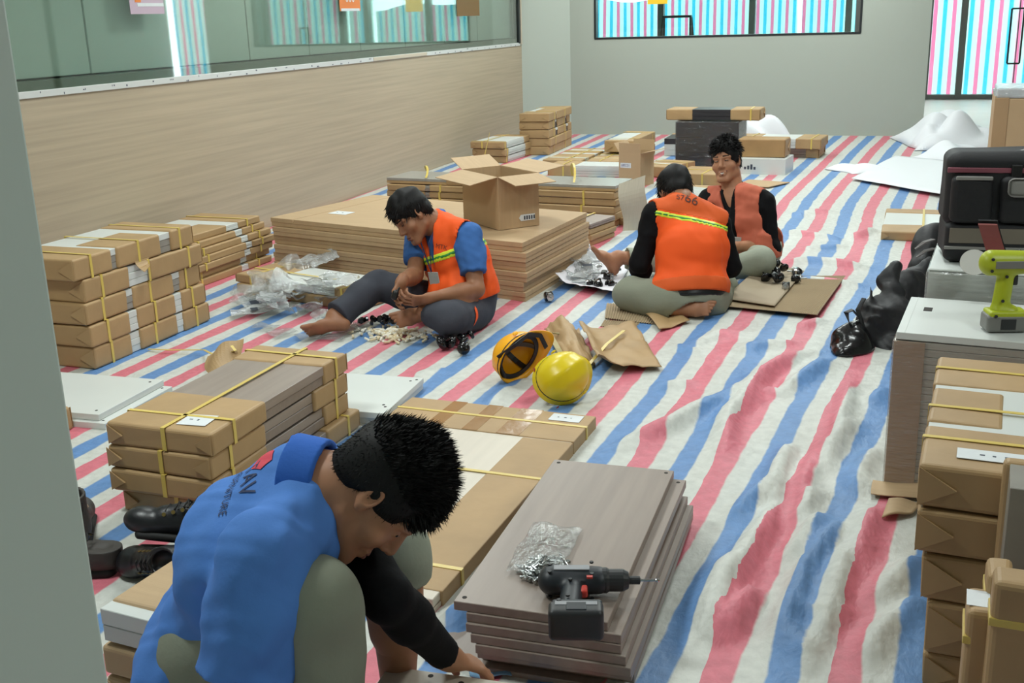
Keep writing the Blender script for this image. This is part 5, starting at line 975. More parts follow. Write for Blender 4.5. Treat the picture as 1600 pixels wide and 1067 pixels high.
vn = [(cap(A3(J['Nk']) - t * .03, J['Hd'], .068), .006), (ecap(A3(J['Nk']) + A3(fr_) * .09 + t * .02, A3(J['Nk']) + A3(fr_) * .17 - t * .30, sd, (.050, .09), (.006, .06)), .006)]
VT, vo = g_('vest', m4['torso'] + [(ell(A3(J['P']) + t * .04, [sd, fr_, t], (.165, .135, .12)), .03)], .031, ORANGE3, cuts=vcuts(.076, .055) + vn, planes=[(A3(J['P']) - t * .04, -t)], noise=fold(105, 12, .006, 30, .002))
g_('trousers', clip([(ell(J['P'], [sd, fr_, t], (.185, .145, .14)), .03)], A3(J['P']) + t * .04, t) + tr(0, 'L', .096, .078, .07, .06) + tr(0, 'R', .096, .078, .07, .066), .004, KHAKI2, cuts=[(cap(lerp(J['kR'], J['aR'], .98), A3(J['aR']) + (A3(J['aR']) - A3(J['kR'])) * .8, .085), .005)], noise=((limb_fold(107, A3(J['kR']) - A3(J['aR']), 24), .005), (Wob(108, 18), .005)))
collar(m4, J, BLACKC, r0=.063, r1=.076, lo=-.03, hi=.02, tilt=.8)
b0 = A3(J['Nk']) + A3(fr_) * .14 - t * .30; nb = V(fr_); X_ = V(sd); Y_ = nb.cross(X_); Mb = Matrix(((X_.x, Y_.x, nb.x, b0[0] - m4['org'][0]), (X_.y, Y_.y, nb.y, b0[1] - m4['org'][1]), (X_.z, Y_.z, nb.z, b0[2]), (0, 0, 0, 1)))
bm = bmesh.new(); box(bm, -.032, .032, -.045, .045, .01, .014, .002); bmesh.ops.transform(bm, matrix=Mb, verts=bm.verts); obj('id_badge', bm, BADGE, m4['root'])
W4 = m4['W']; pb = [cap(W4(0, .0915, -.0735), W4(q * .020, .0862, -.0645), .0050, .0032) for q in (1, -1)]; f2 = Field(pb, .002, .006); [f2.add(q, .002) for q in pb]; m4['mesh']('teeth', f2, TEETH)
# ------------------------------------------------------------------ helmets
HYEL = mat('helmet_yellow', (226, 200, 20), .32); HORG = mat('helmet_orange_yellow', (250, 176, 18), .32); HBLK = mat('helmet_harness', (26, 26, 28), .5); HGRY = mat('harness_grey', (120, 118, 112), .5); STRR = mat('chin_strap_red', (150, 48, 40), .6)
def helmet(label, pos, M3, m):
    t = thing('safety_helmet', label, 'helmet', pos); t.rotation_euler = M3.to_euler(); a, b, c = .118, .100, .116; nt, npp = 40, 14
    def dome(sc, z0): return [[V((a * sc * math.cos(2 * math.pi * j / nt) * math.cos(ph), b * sc * math.sin(2 * math.pi * j / nt) * math.cos(ph), c * sc * math.sin(ph))) for j in range(nt)] for ph in np.linspace(z0, math.pi / 2 - .02, npp)]
    bm = bmesh.new(); O, I = dome(1, 0), dome(.965, 0); rid = lambda v: 1 + (.035 * math.exp(-(v.y / .016) ** 2) + .022 * math.exp(-((abs(v.y) - .052) / .012) ** 2)) * max(0, min(1, v.z / .05))
    vo = [[bm.verts.new(V((v.x * rid(v), v.y * rid(v), v.z * rid(v)))) for v in r] for r in O]; vi = [[bm.verts.new(v) for v in r] for r in I]; br = []
    for j in range(nt):
        an = 2 * math.pi * j / nt; w = .010 + .048 * max(0, math.cos(an)) ** 3; br.append(bm.verts.new(V(((a + w) * math.cos(an), (b + min(w, .02)) * math.sin(an), -.014 - .018 * max(0, math.cos(an)) ** 3))))
    br2 = [bm.verts.new(v.co * .985 + V((0, 0, -.004))) for v in br]
    for j in range(nt):
        k = (j + 1) % nt
        for i in range(npp - 1): bm.faces.new((vo[i][j], vo[i][k], vo[i + 1][k], vo[i + 1][j])); bm.faces.new((vi[i][k], vi[i][j], vi[i + 1][j], vi[i + 1][k]))
        bm.faces.new((br[j], br[k], vo[0][k], vo[0][j])); bm.faces.new((br2[j], br2[k], br[k], br[j])); bm.faces.new((vi[0][j], vi[0][k], br2[k], br2[j]))
    bm.faces.new(vo[-1]); bm.faces.new(vi[-1][::-1]); bmesh.ops.recalc_face_normals(bm, faces=bm.faces); obj('shell', bm, m, t, smooth=True)
    bm = bmesh.new(); tube(bm, [V((a * .90 * math.cos(u), b * .88 * math.sin(u), .006)) for u in np.linspace(0, 2 * math.pi, 33)], .01, 4, False, flat=(.013, .0025)); bmesh.ops.rotate(bm, verts=[], cent=(0, 0, 0), matrix=Matrix()); obj('head_band', bm, HBLK, t)
    for k in range(3):
        u = R(60 * k + 20); bm = bmesh.new(); tube(bm, [V((a * .88 * math.cos(u) * math.cos(q), b * .86 * math.sin(u) * math.cos(q), .012 + .095 * math.sin(q))) for q in np.linspace(0, math.pi, 13)], .01, 4, flat=(.011, .0015)); obj('crown_strap', bm, HBLK if k else HGRY, t)
    bm = bmesh.new(); box(bm, -a * .96, -a * .86, -.03, .03, -.02, .022, .006); obj('rear_adjuster', bm, HBLK, t)
    for s in (1, -1): bm = bmesh.new(); lathe(bm, [(.004, 0), (.012, .002), (.012, .006), (.004, .009)], 12, Matrix.Translation((.03, s * b * 1.0, .022)) @ Matrix.Rotation(R(-90 * s), 4, 'X')); obj('stud', bm, m, t)
    return t
def basis(x, z):
    x, z = V(x).normalized(), V(z).normalized(); y = z.cross(x).normalized(); x = y.cross(z); return Matrix(((x.x, y.x, z.x), (x.y, y.y, z.y), (x.z, y.z, z.z)))
p = at(856, 638); h = helmet('yellow safety helmet lying on its side against the long package', p + V((.03, .10, .098)), basis(rt * .72 + up * .42 + fw * .55, rt * .30 + up * .42 - fw * .80), HYEL)
bm = bmesh.new(); tube(bm, [V((-.10, -.09, 0)), V((-.09, -.13, -.05)), V((-.06, -.10, -.09)), V((-.03, -.02, -.09)), V((-.03, .06, -.07)), V((-.08, .09, 0))], .01, 4, flat=(.008, .0012)); obj('chin_strap', bm, STRR, h)
p = at(800, 603); h = helmet('orange yellow safety helmet tipped open, dark harness showing', p + V((.01, .08, .105)), basis(rt * .62 + up * .62 + fw * .45, -rt * .60 + up * .35 + fw * .62), HORG)
bm = bmesh.new(); tube(bm, [V((-.1, -.08, 0)), V((-.02, -.105, -.035)), V((.06, -.1, -.03)), V((.12, -.04, -.02)), V((.13, .04, -.02))], .01, 4, flat=(.010, .0018)); obj('chin_strap', bm, HBLK, h)
# ------------------------------------------------------------------ torn paper and card on the tarpaulin
def draped(name, label, cat, pts, hfun, m, th=.003, n=16, kind=None):
    # four corner pixels on the floor, bilinear sheet with its own relief
    A, B, C_, D = [at(*p) for p in pts]; o0 = (A + B + C_ + D) / 4; t = thing(name, label, cat, (o0.x, o0.y, 0)); bm = bmesh.new(); P = []
    for i in range(n + 1):
        row = []
        for j in range(n + 1):
            u, v = j / n, i / n; q = A.lerp(B, u).lerp(D.lerp(C_, u), v); dx, dy, z = hfun(u, v); row.append(V((q.x - o0.x + dx, q.y - o0.y + dy, z + .006)))
        P.append(row)
    sheet(bm, P, th); obj('sheet', bm, m, t, smooth=True); return t
w = Wob(201, 7)
draped('torn_wrapper', 'flattened kraft wrapper with a curled edge behind the two helmets', 'wrapper', [(905, 528), (990, 512), (1034, 584), (938, 590)], lambda u, v: (0, 0, .02 + .012 * abs(float(w(u, v * 2))) + .05 * math.exp(-((u - .02) / .12) ** 2) * (1 - .3 * v) + .03 * math.exp(-((v - 1) / .12) ** 2) * (1 - u)), KRAFT)
draped('torn_wrapper', 'curled kraft strip standing on edge between the helmets and the flattened wrapper', 'wrapper', [(850, 518), (905, 522), (930, 575), (885, 580)], lambda u, v: (0, .0, .015 + .07 * math.sin(math.pi * u) ** 2 * (1 - .5 * v) + .01 * float(w(u * 3, v * 3))), KRAFT)
t = thing('folded_strip', 'stiff olive folded cardboard strip behind the two helmets', 'cardboard', at(878, 552)); bm = bmesh.new(); g_m = mat('olive_card', (160, 144, 92), .5)
tube(bm, [at(885, 575) - at(878, 552) + V((0, 0, .02)), at(872, 545, .05) - at(878, 552), at(858, 520, .06) - at(878, 552), at(882, 522, .05) - at(878, 552), at(893, 535, .03) - at(878, 552)], .01, 4, flat=(.012, .003)); obj('strip', bm, g_m, t)
for a_, b_, lb in (((920, 580), (975, 532), 'loose yellow strap lying across the flattened kraft wrapper'),):
    t = thing('loose_strap', lb, 'strap', at(*a_)); bm = bmesh.new(); q0 = at(*a_); q1 = at(*b_); tube(bm, [V((0, 0, .03)), (q1 - q0) * .5 + V((0, 0, .055)), (q1 - q0) + V((0, 0, .05))], .01, 4, flat=(.008, .0012)); obj('band', bm, STRAP, t)
CORR = mat('corrugated_card', (172, 152, 122), .75, var=.05, vscale=5)
def corrug(label, pts, z, n=70, amp=.0028, m=CORR, lift=None):
    A, B, C_, D = [at(*p) for p in pts]; o0 = (A + B + C_ + D) / 4; t = thing('corrugated_sheet', label, 'cardboard', (o0.x, o0.y, 0)); bm = bmesh.new(); P = []
    for i in range(7):
        row = []
        for j in range(n * 2 + 1):
            u, v = j / (2 * n), i / 6; q = A.lerp(B, u).lerp(D.lerp(C_, u), v); row.append(V((q.x - o0.x, q.y - o0.y, z + amp * (1 if j % 2 else -1) + (lift(u, v) if lift else 0))))
        P.append(row)
    sheet(bm, P, .0015); obj('sheet', bm, m, t); return t
corrug('small ribbed cardboard sheet under the knee of the man sitting with his back turned', [(948, 477), (1060, 484), (1040, 512), (945, 500)], .012, 26)
corrug('second ribbed cardboard scrap just below the first, above the torn wrapper', [(944, 502), (1000, 506), (990, 516), (938, 512)], .008, 16)
draped('torn_wrapper', 'crumpled piece of brown paper by the bare sole of the man with his back turned', 'wrapper', [(1005, 494), (1030, 484), (1078, 510), (1030, 524)], lambda u, v: (0, 0, .015 + .03 * abs(math.sin(3 * u + 2 * v)) * (1 - v * .6)), KRAFT)
corrug('large ribbed cardboard sheet bent up at its left, lying right of the seated men', [(1185, 440), (1320, 440), (1276, 502), (1120, 487)], .034, 60, .0022, CORR)
t = draped('cardboard_sheet', 'grey cardboard leaf bent upward beside the smiling man\'s knee', 'cardboard', [(1205, 425), (1256, 436), (1210, 492), (1130, 480)], lambda u, v: (0, 0, .042 + .05 * max(0, .5 - u) * (1 - v) * 2), mat('grey_cardboard', (166, 150, 126), .75, var=.05, vscale=4), .004)
draped('cardboard_scrap', 'small torn cardboard scrap on the tarpaulin beside the right hand parcels', 'cardboard', [(1388, 792), (1440, 797), (1425, 812), (1377, 822)], lambda u, v: (0, 0, .022 + .006 * math.sin(5 * u)), CARD, .004, 8)
# ------------------------------------------------------------------ fittings
CREAM2 = mat('pale_dowel', (240, 236, 222), .5)
CREAM = mat('cream_dowel', (222, 206, 172), .6, var=.05, vscale=30); CHROME = mat('chrome', (200, 204, 206), .12, metal=1.0); ZINC = mat('zinc_steel', (190, 194, 194), .28, metal=1.0)
GLOSSB = mat('glossy_black_plastic', (18, 18, 20), .15)
rnd = random.Random(77)
def scatter(name, cat, group, labels, ctr, rx, ry, count, mk, mats, zs=.02, pile=.0):
    c = at(*ctr); proto = {}
    for i in range(count):
        a = rnd.uniform(0, 6.28); r_ = min(1.15, abs(rnd.gauss(0, .55))); x, y = c.x + rx * r_ * math.cos(a), c.y + ry * r_ * math.sin(a); kk = i % len(mats)
        if kk not in proto:
            bm = bmesh.new(); mk(bm); me = bpy.data.meshes.new(name); bm.to_mesh(me); bm.free(); me.materials.append(mats[kk]); proto[kk] = me
        o = bpy.data.objects.new(name, proto[kk]); COL.objects.link(o); o.location = (x, y, zs + pile * max(0, 1 - r_) * rnd.random()); o.rotation_euler = (rnd.uniform(-.5, .5), R(90) + rnd.uniform(-.4, .4), rnd.uniform(0, 6.28)); tag(o, labels[kk], cat, group)
def dowel(bm): lathe(bm, [(.004, -.016), (.0062, -.013), (.0062, .013), (.004, .016)], 7)
scatter('dowel', 'fitting', 'fittings in the pile by the bare foot', ['cream wooden dowel in the pile of small fittings by the bare foot'] * 2, (616, 525), .20, .125, 260, dowel, [CREAM, CREAM2], .012, .02)
def cam(bm): lathe(bm, [(.010, -.008), (.013, -.006), (.013, .006), (.009, .008)], 10)
scatter('cam_fitting', 'fitting', 'black fittings in the pile by the bare foot', ['black plastic fitting lying on the pile of cream dowels'], (600, 512), .15, .07, 38, cam, [GLOSSB], .035, .03)
None and draped('clear_bag', 'empty clear bag under the pile of cream dowels', 'bag', [(552, 500), (660, 505), (655, 550), (550, 548)], lambda u, v: (0, 0, .004 + .004 * abs(float(w(u * 3, v * 3)))), FILM, .001)
def knob(label, group, x, y, s=1.0, rz=0, z=0.0):
    p = at(x, y); t = thing('glide_foot', label, 'fitting', (p.x, p.y, z), rz, group); M = Matrix.Rotation(R(60), 4, 'Y'); bm = bmesh.new(); lathe(bm, [(.006 * s, 0), (.030 * s, .002 * s), (.034 * s, .010 * s), (.030 * s, .022 * s), (.016 * s, .030 * s)], 16, Matrix.Translation((0, 0, .034 * s)) @ M); obj('cap', bm, GLOSSB, t, smooth=True)
    bm = bmesh.new(); lathe(bm, [(.006 * s, .028 * s), (.006 * s, .058 * s)], 8, Matrix.Translation((0, 0, .034 * s)) @ M); obj('stem', bm, GLOSSB, t)
    return t
for i, (x, y, s, r_) in enumerate([(688, 548, 1.05, 0), (700, 540, .9, 2), (708, 546, 1.0, 4), (720, 540, .85, 1), (728, 546, .9, 3), (725, 555, .9, 5), (696, 536, .8, 5.5), (714, 533, .8, 2.6), (734, 538, .7, .6)]):
    knob('glossy black furniture foot in the cluster below the grey knee', 'black furniture feet by the knee', x, y, s, r_, .0 if i < 6 else .02)
# casters on the foam sheet and on the cardboard
def caster(label, group, x, y, s, rz, tip, z=.006):
    p = at(x, y); t = thing('caster', label, 'caster', (p.x, p.y, z), rot=(R(tip), 0, rz), group=group)
    for sx in (-1, 1): bm = bmesh.new(); lathe(bm, [(.006 * s, -.007 * s), (.022 * s, -.006 * s), (.024 * s, 0), (.022 * s, .006 * s), (.006 * s, .007 * s)], 16, Matrix.Translation((sx * .013 * s, 0, .024 * s)) @ Matrix.Rotation(R(90), 4, 'Y')); obj('wheel', bm, GLOSSB, t, smooth=True)
    bm = bmesh.new(); box(bm, -.010 * s, .010 * s, -.022 * s, .022 * s, .024 * s, .05 * s, .004 * s); obj('fork', bm, CHROME, t); bm = bmesh.new(); lathe(bm, [(.018 * s, .05 * s), (.018 * s, .055 * s), (.005 * s, .056 * s), (.005 * s, .085 * s)], 12); obj('stem', bm, ZINC, t); return t
for i, (x, y) in enumerate([(935, 446), (945, 440), (948, 452), (938, 455), (928, 450)]): caster('shiny caster lying near the knee of the man with his back turned', 'casters on the white foam', x, y, .95, i * 1.3, 80 if i % 2 else 95, .03)
for i, (x, y) in enumerate([(1228, 462), (1235, 452), (1244, 446), (1252, 440)]): caster('chrome caster on the ribbed cardboard right of the seated men', 'casters on the ribbed cardboard', x, y, 1.0, i * 1.7, 85, .058)
caster('single chrome caster lying on the tarpaulin below the front corner of the large cartons', None, 855, 470, 1.1, .6, 85, .03)
for i, (x, y, s) in enumerate([(1193, 448, 1.0), (1203, 443, .95), (1212, 448, 1.0), (1207, 456, 1.0), (1197, 456, .9), (1218, 455, .9), (1190, 440, .8), (1225, 446, .8), (1213, 438, .8)]): knob('black furniture foot in the heap on the ribbed cardboard', 'black feet on the ribbed cardboard', x, y, s, i * 2.1, .044 if i < 6 else .07)
FOAM = film('white_foam', (245, 246, 248), .1, .5, .72, bscale=8, bump=.4)
draped('foam_sheet', 'white foam sheet with fittings spread between the two men in orange vests', 'sheet', [(926, 402), (990, 408), (960, 468), (868, 452)], lambda u, v: (0, 0, .008 + .05 * math.exp(-((u) / .10) ** 2) + .03 * math.exp(-((v - 1) / .1) ** 2) + .006 * abs(float(w(u * 2, v * 3)))), mat('foam_white', (222, 220, 226), .6, bump=.1, bscale=30), .002)
rnd2 = random.Random(5)
for i, (x, y) in enumerate([(932, 413), (945, 410), (938, 420), (955, 418), (948, 428), (962, 425), (935, 432)]):
    p = at(x, y); t = thing('hinge', 'small dark metal hinge laid out on the white foam sheet', 'fitting', (p.x, p.y, .016), rnd2.uniform(0, 6), 'hinges on the foam sheet'); bm = bmesh.new(); box(bm, -.035, .02, -.008, .008, 0, .010, .003); obj('arm', bm, ZINC, t); bm = bmesh.new(); lathe(bm, [(.017, 0), (.017, .010), (.012, .014)], 14, Matrix.Translation((.03, 0, 0))); obj('cup', bm, mat('dark_metal', (70, 68, 66), .35, metal=.8), t)
p = at(943, 444); t = thing('bolt', 'dark bolt standing upright on its head on the white foam sheet', 'fitting', (at(944, 440).x, at(944, 440).y, .014)); bm = bmesh.new(); lathe(bm, [(.016, 0), (.016, .008), (.005, .010), (.005, .045)], 12); obj('shaft', bm, mat('dark_metal', (70, 68, 66)), t)
WPL = film('white_packet', (244, 246, 246), .25, .14, .32, bscale=30)
CLR = film('clear_packet', (246, 247, 247), .3, .10, .08, bscale=45)
def packet(label, x, y, z, w_, l_, amp, seed, rz, tilt, m, group=None, prt=True, freq=26):
    p = at(x, y); t = thing('plastic_packet', label, 'packet', (p.x, p.y, z), rot=(tilt, 0, rz), group=group); bm = bmesh.new(); crumple(bm, w_, l_, amp, seed, 16, .001, .004, freq); obj('film', bm, m, t)
    if prt:
        bm = bmesh.new(); box(bm, -.03, .03, -.025, .012, amp * 1.0 + .006, amp * 1.0 + .008); obj('print', bm, mat('packet_print', (56, 62, 74), .6), t)
    return t
for i, (x, y, z, rz, ti) in enumerate([(904, 424, .03, .4, .3), (892, 436, .02, 1.2, .1), (906, 440, .03, 2.2, .2), (894, 426, .05, 2.8, .5), (910, 412, .08, .9, .6), (918, 430, .04, .2, .1), (900, 446, .02, 1.9, 0.0)]):
    packet('opened white and clear packet in the heap before the large cartons', x, y, z, .15, .20, .02, 300 + i, rz, ti, WPL if i % 2 == 0 else CLR, 'packets by the large cartons', i in (0, 4, 5))
rr = random.Random(9)
for i in range(22):
    x, y = 400 + 140 * ((i * 7) % 16) / 16 + rr.uniform(-12, 12), 500 - rr.uniform(0, 42) - 20 * (1 - abs(i - 8) / 8)
    packet('empty clear hardware packet in the crumpled heap over the bare foot', x, y, .02 + .028 * (i % 5), .15, .18, .026, 330 + i, rr.uniform(0, 6), rr.uniform(-.5, .5), CLR if i % 3 else WPL, 'clear packets over the bare foot', i % 5 == 0)
packet('white packet with a dark square code patch lying left of the heap of clear packets', 400, 492, .015, .14, .26, .012, 360, -.9, 0, WPL, None, True)
packet('white crumpled packet lying on the flat white topped parcel', 500, 437, .118, .22, .22, .02, 361, -.6, .15, WPL, None, False)
for i, (x, y) in enumerate([(415, 515), (440, 524), (500, 525), (520, 530), (545, 520), (480, 530), (560, 512)]): packet('torn end of a clear packet scattered below the bare foot', x, y, .008, .13, .10, .010, 370 + i, i * 1.1, 0, CLR, 'torn packet ends below the foot', False)
packet('clear film packet lying on the large cartons just behind the orange vest', 748, 352, .335, .14, .14, .014, 390, .3, 0, WPL, None, False)
# ------------------------------------------------------------------ white foam and paper at the far right
def foam(label, px, py, w_, l_, hgt, seed, rz=0.0, m=None):
    p = at(px, py); t = thing('foam_sheets', label, 'packaging', (p.x, p.y, .004), rz); f = Wob(seed, 4.5); bm = bmesh.new(); P = []; n = 30
    for i in range(n + 1):
        row = []
        for j in range(n + 1):
            x, y = (j / n - .5) * w_, (i / n - .5) * l_; e = max(0, 1 - (2 * x / w_) ** 4) * max(0, 1 - (2 * y / l_) ** 4); row.append(V((x + .05 * float(f(x, y)), y + .05 * float(f(y, x)), .004 + hgt * e * (.55 + .45 * abs(float(f(x * 1.4, y * 1.4)))))))
        P.append(row)
    sheet(bm, P, .003); obj('sheet', bm, m or mat('foam_pile', (226, 228, 232), .6, bump=.25, bscale=9), t, smooth=True); return t
foam('big white crumpled pile of foam sheets in the opening beside the back wall', 1478, 225, .95, 1.3, .34, 401, .2)
foam('smaller white foam sheets heaped in front of the big pile', 1500, 250, .8, .7, .16, 402, .5)
foam('crumpled white foam strip on the striped tarpaulin left of the flat white sheet', 1350, 268, .5, .5, .07, 403, .4)
foam('white film draped behind the dark wrapped block by the window wall', 1165, 226, 1.0, .6, .36, 404, .1)
draped('paper_sheet', 'flat white sheet lying on the tarpaulin behind the black tool bag', 'sheet', [(1400, 248), (1520, 262), (1510, 318), (1330, 284)], lambda u, v: (0, 0, .03 + .004 * float(w(u, v))), mat('white_sheet', (222, 225, 228), .6), .003)
# ------------------------------------------------------------------ black bags right of centre
BAGP = mat('black_bag_plastic', (14, 14, 16), .22, bump=.5, bscale=14); BAGC = mat('black_bag_cloth', (19, 19, 22), .55, bump=.35, bscale=22)
def bagblob(label, name, spec, m, noise, cat='bag', h=.009):
    o0 = spec[0][0]; t = thing(name, label, cat, (o0.x, o0.y, 0)); pr = []
    for a, b, ra, rb in spec: pr.append(cap(a - V((o0.x, o0.y, 0)), b - V((o0.x, o0.y, 0)), ra, rb))
    f = Field(pr, h, .03); [f.add(p, .05) for p in pr]
    for ww, am in noise: f.noise(ww, am)
    f.plane((0, 0, .004), (0, 0, -1)); obj('body', nmesh('body', f), m, t); return t
g1 = at(1330, 562); d1 = dep(g1); gz = lambda x, y, dd=0: cp(x, y + 14, d1 + dd)
bagblob('shiny black plastic sack slumped on the tarpaulin left of the wrapped stack', 'plastic_sack', [(gz(1326, 540, .12), gz(1328, 520, .14),   .098, .08), (gz(1318, 545, .10), gz(1340, 540, .14), .06, .07), (gz(1335, 505, .15), gz(1345, 485, .16), .04, .016)], BAGP, [(Wob(410, 22), .010), (Wob(411, 45), .004)])
t = bagblob('black backpack standing between the plastic sack and the wrapped stack', 'backpack', [(gz(1385, 545, .20), gz(1385, 480, .24), .115, .10), (gz(1400, 560, .16), gz(1402, 500, .2), .07, .07), (gz(1358, 500, .2), gz(1361, 428, .24), .07, .014), (gz(1385, 480, .24), gz(1396, 408, .3), .075, .03)], BAGC, [(Wob(412, 16), .016), (Wob(413, 40), .008)])
o0 = t.location; bm = bmesh.new(); tube(bm, [gz(1340, 505, .14) - o0, gz(1327, 490, .12) - o0, gz(1322, 474, .12) - o0, gz(1332, 470, .13) - o0, gz(1342, 482, .14) - o0], .01, 4, flat=(.012, .003)); obj('strap', bm, BAGC, t)
bm = bmesh.new(); tube(bm, [gz(1350, 500, .13) - o0, gz(1340, 470, .14) - o0, gz(1350, 452, .16) - o0], .01, 4, flat=(.010, .003)); obj('strap', bm, BAGC, t)
t = bagblob('long slack black bag rising behind the backpack to the tool bag', 'soft_bag', [(gz(1410, 500, .42), gz(1420, 430, .46), .10, .09), (gz(1425, 440, .5), gz(1452, 392, .56), .07, .045), (gz(1415, 545, .36), gz(1412, 500, .4), .07, .07)], BAGC, [(Wob(414, 16), .018), (Wob(415, 40), .008)])
t = bagblob('black bag with grey straps hanging beside the tool bag', 'soft_bag', [(gz(1448, 378, .75), gz(1466, 352, .8), .075, .05), (gz(1440, 400, .7), gz(1455, 360, .78), .06, .05), (gz(1440, 400, .7), V((gz(1440, 400, .7).x, gz(1440, 400, .7).y, .05)), .06, .07)], BAGC, [(Wob(416, 18), .010)])
t['label'] = 'dark bag with grey buckled straps hanging at the left side of the tool bag'; o0 = t.location
for a, b in (((1430, 375), (1458, 360)), ((1432, 388), (1460, 374))): bm = bmesh.new(); tube(bm, [gz(*a, .62) - o0, gz((a[0] + b[0]) / 2, (a[1] + b[1]) / 2 - 3, .60) - o0, gz(*b, .66) - o0], .01, 4, flat=(.012, .003)); obj('strap', bm, mat('grey_webbing', (110, 106, 104), .7), t)
# ------------------------------------------------------------------ tool bag on the white block
BG = mat('toolbag_fabric', (18, 18, 22), .7, bump=.12, bscale=70); BG2 = mat('toolbag_grey', (132, 130, 126), .6); BRED = mat('toolbag_red_band', (132, 72, 84), .6); BTAN = mat('toolbag_mesh_pocket', (110, 102, 90), .7)
pb_ = at(1467, 408, .612); t = thing('tool_bag', 'big black tool bag with grey flaps and dull red band on the white block', 'bag', (pb_.x + .26, pb_.y + .13, .612), .05); t.scale = (1, 1, .79); L = .27
f = Field([rbx((0, 0, .09), [(1, 0, 0), (0, 1, 0), (0, 0, 1)], (.255, .13, .09), .03)], .006, .03); f.add(rbx((0, 0, .09), [(1, 0, 0), (0, 1, 0), (0, 0, 1)], (.255, .13, .09), .03)); f.noise(Wob(420, 12), .003); obj('base_compartment', nmesh('base', f), BG, t)
pr = [rbx((0, .01, .32), [(1, 0, 0), (0, 1, 0), (0, 0, 1)], (.265, .12, .17), .05)]; f = Field(pr, .006, .03); f.add(pr[0]); f.noise(Wob(421, 10), .004); obj('body', nmesh('body', f), BG, t)
bm = bmesh.new(); quadbox(bm, [(-.24, -.134), (.25, -.134), (.25, -.128), (-.24, -.128)], .09, .158, .002); obj('mesh_pocket', bm, BTAN, t)
for x0, x1 in ((-.245, -.105), (-.085, .075), (.095, .25)):
    pr = rbx(((x0 + x1) / 2, -.115, .285), [(1, 0, 0), (0, 1, 0), (0, 0, 1)], ((x1 - x0) / 2, .03, .105), .025); f = Field([pr], .005, .02); f.add(pr); f.noise(Wob(int(x0 * 100) + 500, 16), .003); obj('pocket', nmesh('pocket', f), BG, t)
bm = bmesh.new(); box(bm, -.235, -.115, -.150, -.138, .375, .392, .004); obj('flap', bm, BG2, t); bm = bmesh.new(); box(bm, -.065, .055, -.154, -.140, .305, .385, .02, 3); obj('flap', bm, BG2, t)
bm = bmesh.new(); box(bm, -.262, .262, -.116, -.106, .402, .425, .003); obj('band', bm, BRED, t); bm = bmesh.new(); box(bm, -.055, -.02, -.124, -.108, .385, .44, .004); obj('buckle', bm, BLACKP, t)
bm = bmesh.new(); tube(bm, [V((-.02, -.04, .48)), V((.02, -.05, .50)), V((.07, -.05, .50)), V((.11, -.04, .48))], .012, 8); obj('handle', bm, BG2, t)
bm = bmesh.new(); box(bm, -.255, .255, -.135, -.127, .06, .075, .003); obj('piping', bm, BG2, t)
# ------------------------------------------------------------------ green drill on the white top board
DG = mat('drill_lime', (172, 184, 36), .4); DD = mat('drill_dark', (40, 42, 44), .45); DGR = mat('drill_grey', (120, 120, 116), .45)
q0 = at(1566, 516, .5225)
def drill(label, loc, rotm, m, m2, batt, scale, extra):
    t = thing('cordless_drill', label, 'drill', loc); t.rotation_euler = rotm.to_euler(); S_ = scale
    ax_ = [(1, 0, 0), (0, 1, 0), (0, 0, 1)]; pr = [ecap((-.055, 0, .215), (.055, 0, .215), (0, 1, 0), (.034, .040), (.032, .036))]
    hd = [(ecap((-.004, 0, .20), (-.014, 0, .07), (0, 1, 0), (.019, .025), (.020, .027)), .015), (ecap((-.02, 0, .062), (.02, 0, .062), (0, 1, 0), (.028, .02), (.028, .02)), .015)]
    f = Field(pr + [p for p, _ in hd], .004, .01); f.add(pr[0]); [f.add(p, k) for p, k in hd]; me = nmesh('housing', f); obj('housing', me, m, t)
    p2 = rbx((.002, 0, .030), ax_, (.062, .038, .028), .012); f = Field([p2], .004, .01); f.add(p2); obj('battery', nmesh('battery', f), batt, t)
    p2 = rbx((.004, 0, .056), ax_, (.058, .036, .012), .008); f = Field([p2], .004, .01); f.add(p2); obj('battery_shoe', nmesh('battery_shoe', f), m, t)
    bm = bmesh.new(); lathe(bm, [(.030, .055), (.031, .075), (.027, .082), (.027, .115), (.020, .128), (.010, .130)], 20, Matrix.Translation((0, 0, .215)) @ Matrix.Rotation(R(90), 4, 'Y')); obj('chuck', bm, DD, t)
    bm = bmesh.new(); box(bm, .012, .030, -.010, .010, .145, .178, .005); obj('trigger', bm, extra.get('trigger', DD), t)
    for s in (-1, 1):
        bm = bmesh.new(); box(bm, -.05, .035, s * .0335 - .002, s * .0335 + .002, .203, .226, .0015); obj('side_plate', bm, extra.get('plate', DGR), t)
        for (x, z) in ((-.066, .232), (-.066, .196), (.045, .243), (.045, .186), (-.012, .176), (-.018, .10), (-.04, .055)):
            bm = bmesh.new(); yy = {.10: .023, .055: .036}.get(z, .031 if z in (.232, .196, .243, .186) else .022); lathe(bm, [(.005, 0), (.005, .004)], 8, Matrix.Translation((x * .9, s * yy, z)) @ Matrix.Rotation(R(-90 * s), 4, 'X')); obj('screw', bm, DD, t)
    bm = bmesh.new(); box(bm, -.02, .026, -.0395, .0395, .012, .046, .002); obj('battery_clip', bm, extra.get('clip', DD), t)
    t.scale = (S_, S_, S_); return t
drill('lime green cordless drill with a grey battery standing on the white top board', q0, Matrix.Rotation(R(14), 3, 'Z'), DG, DG, DGR, 1.0, {})
t = thing('kneeling_pad', 'dark red and black curved pad leaning on the tool bag behind the green drill', 'pad', at(1548, 432, .60)); bm = bmesh.new(); P = []
for i in range(13):
    v = i / 12 - .5; P.append([V(((j / 8 - .5) * .06 - v * .05, .02 * math.cos(3 * v), .11 + v * .14 + .0)) for j in range(9)])
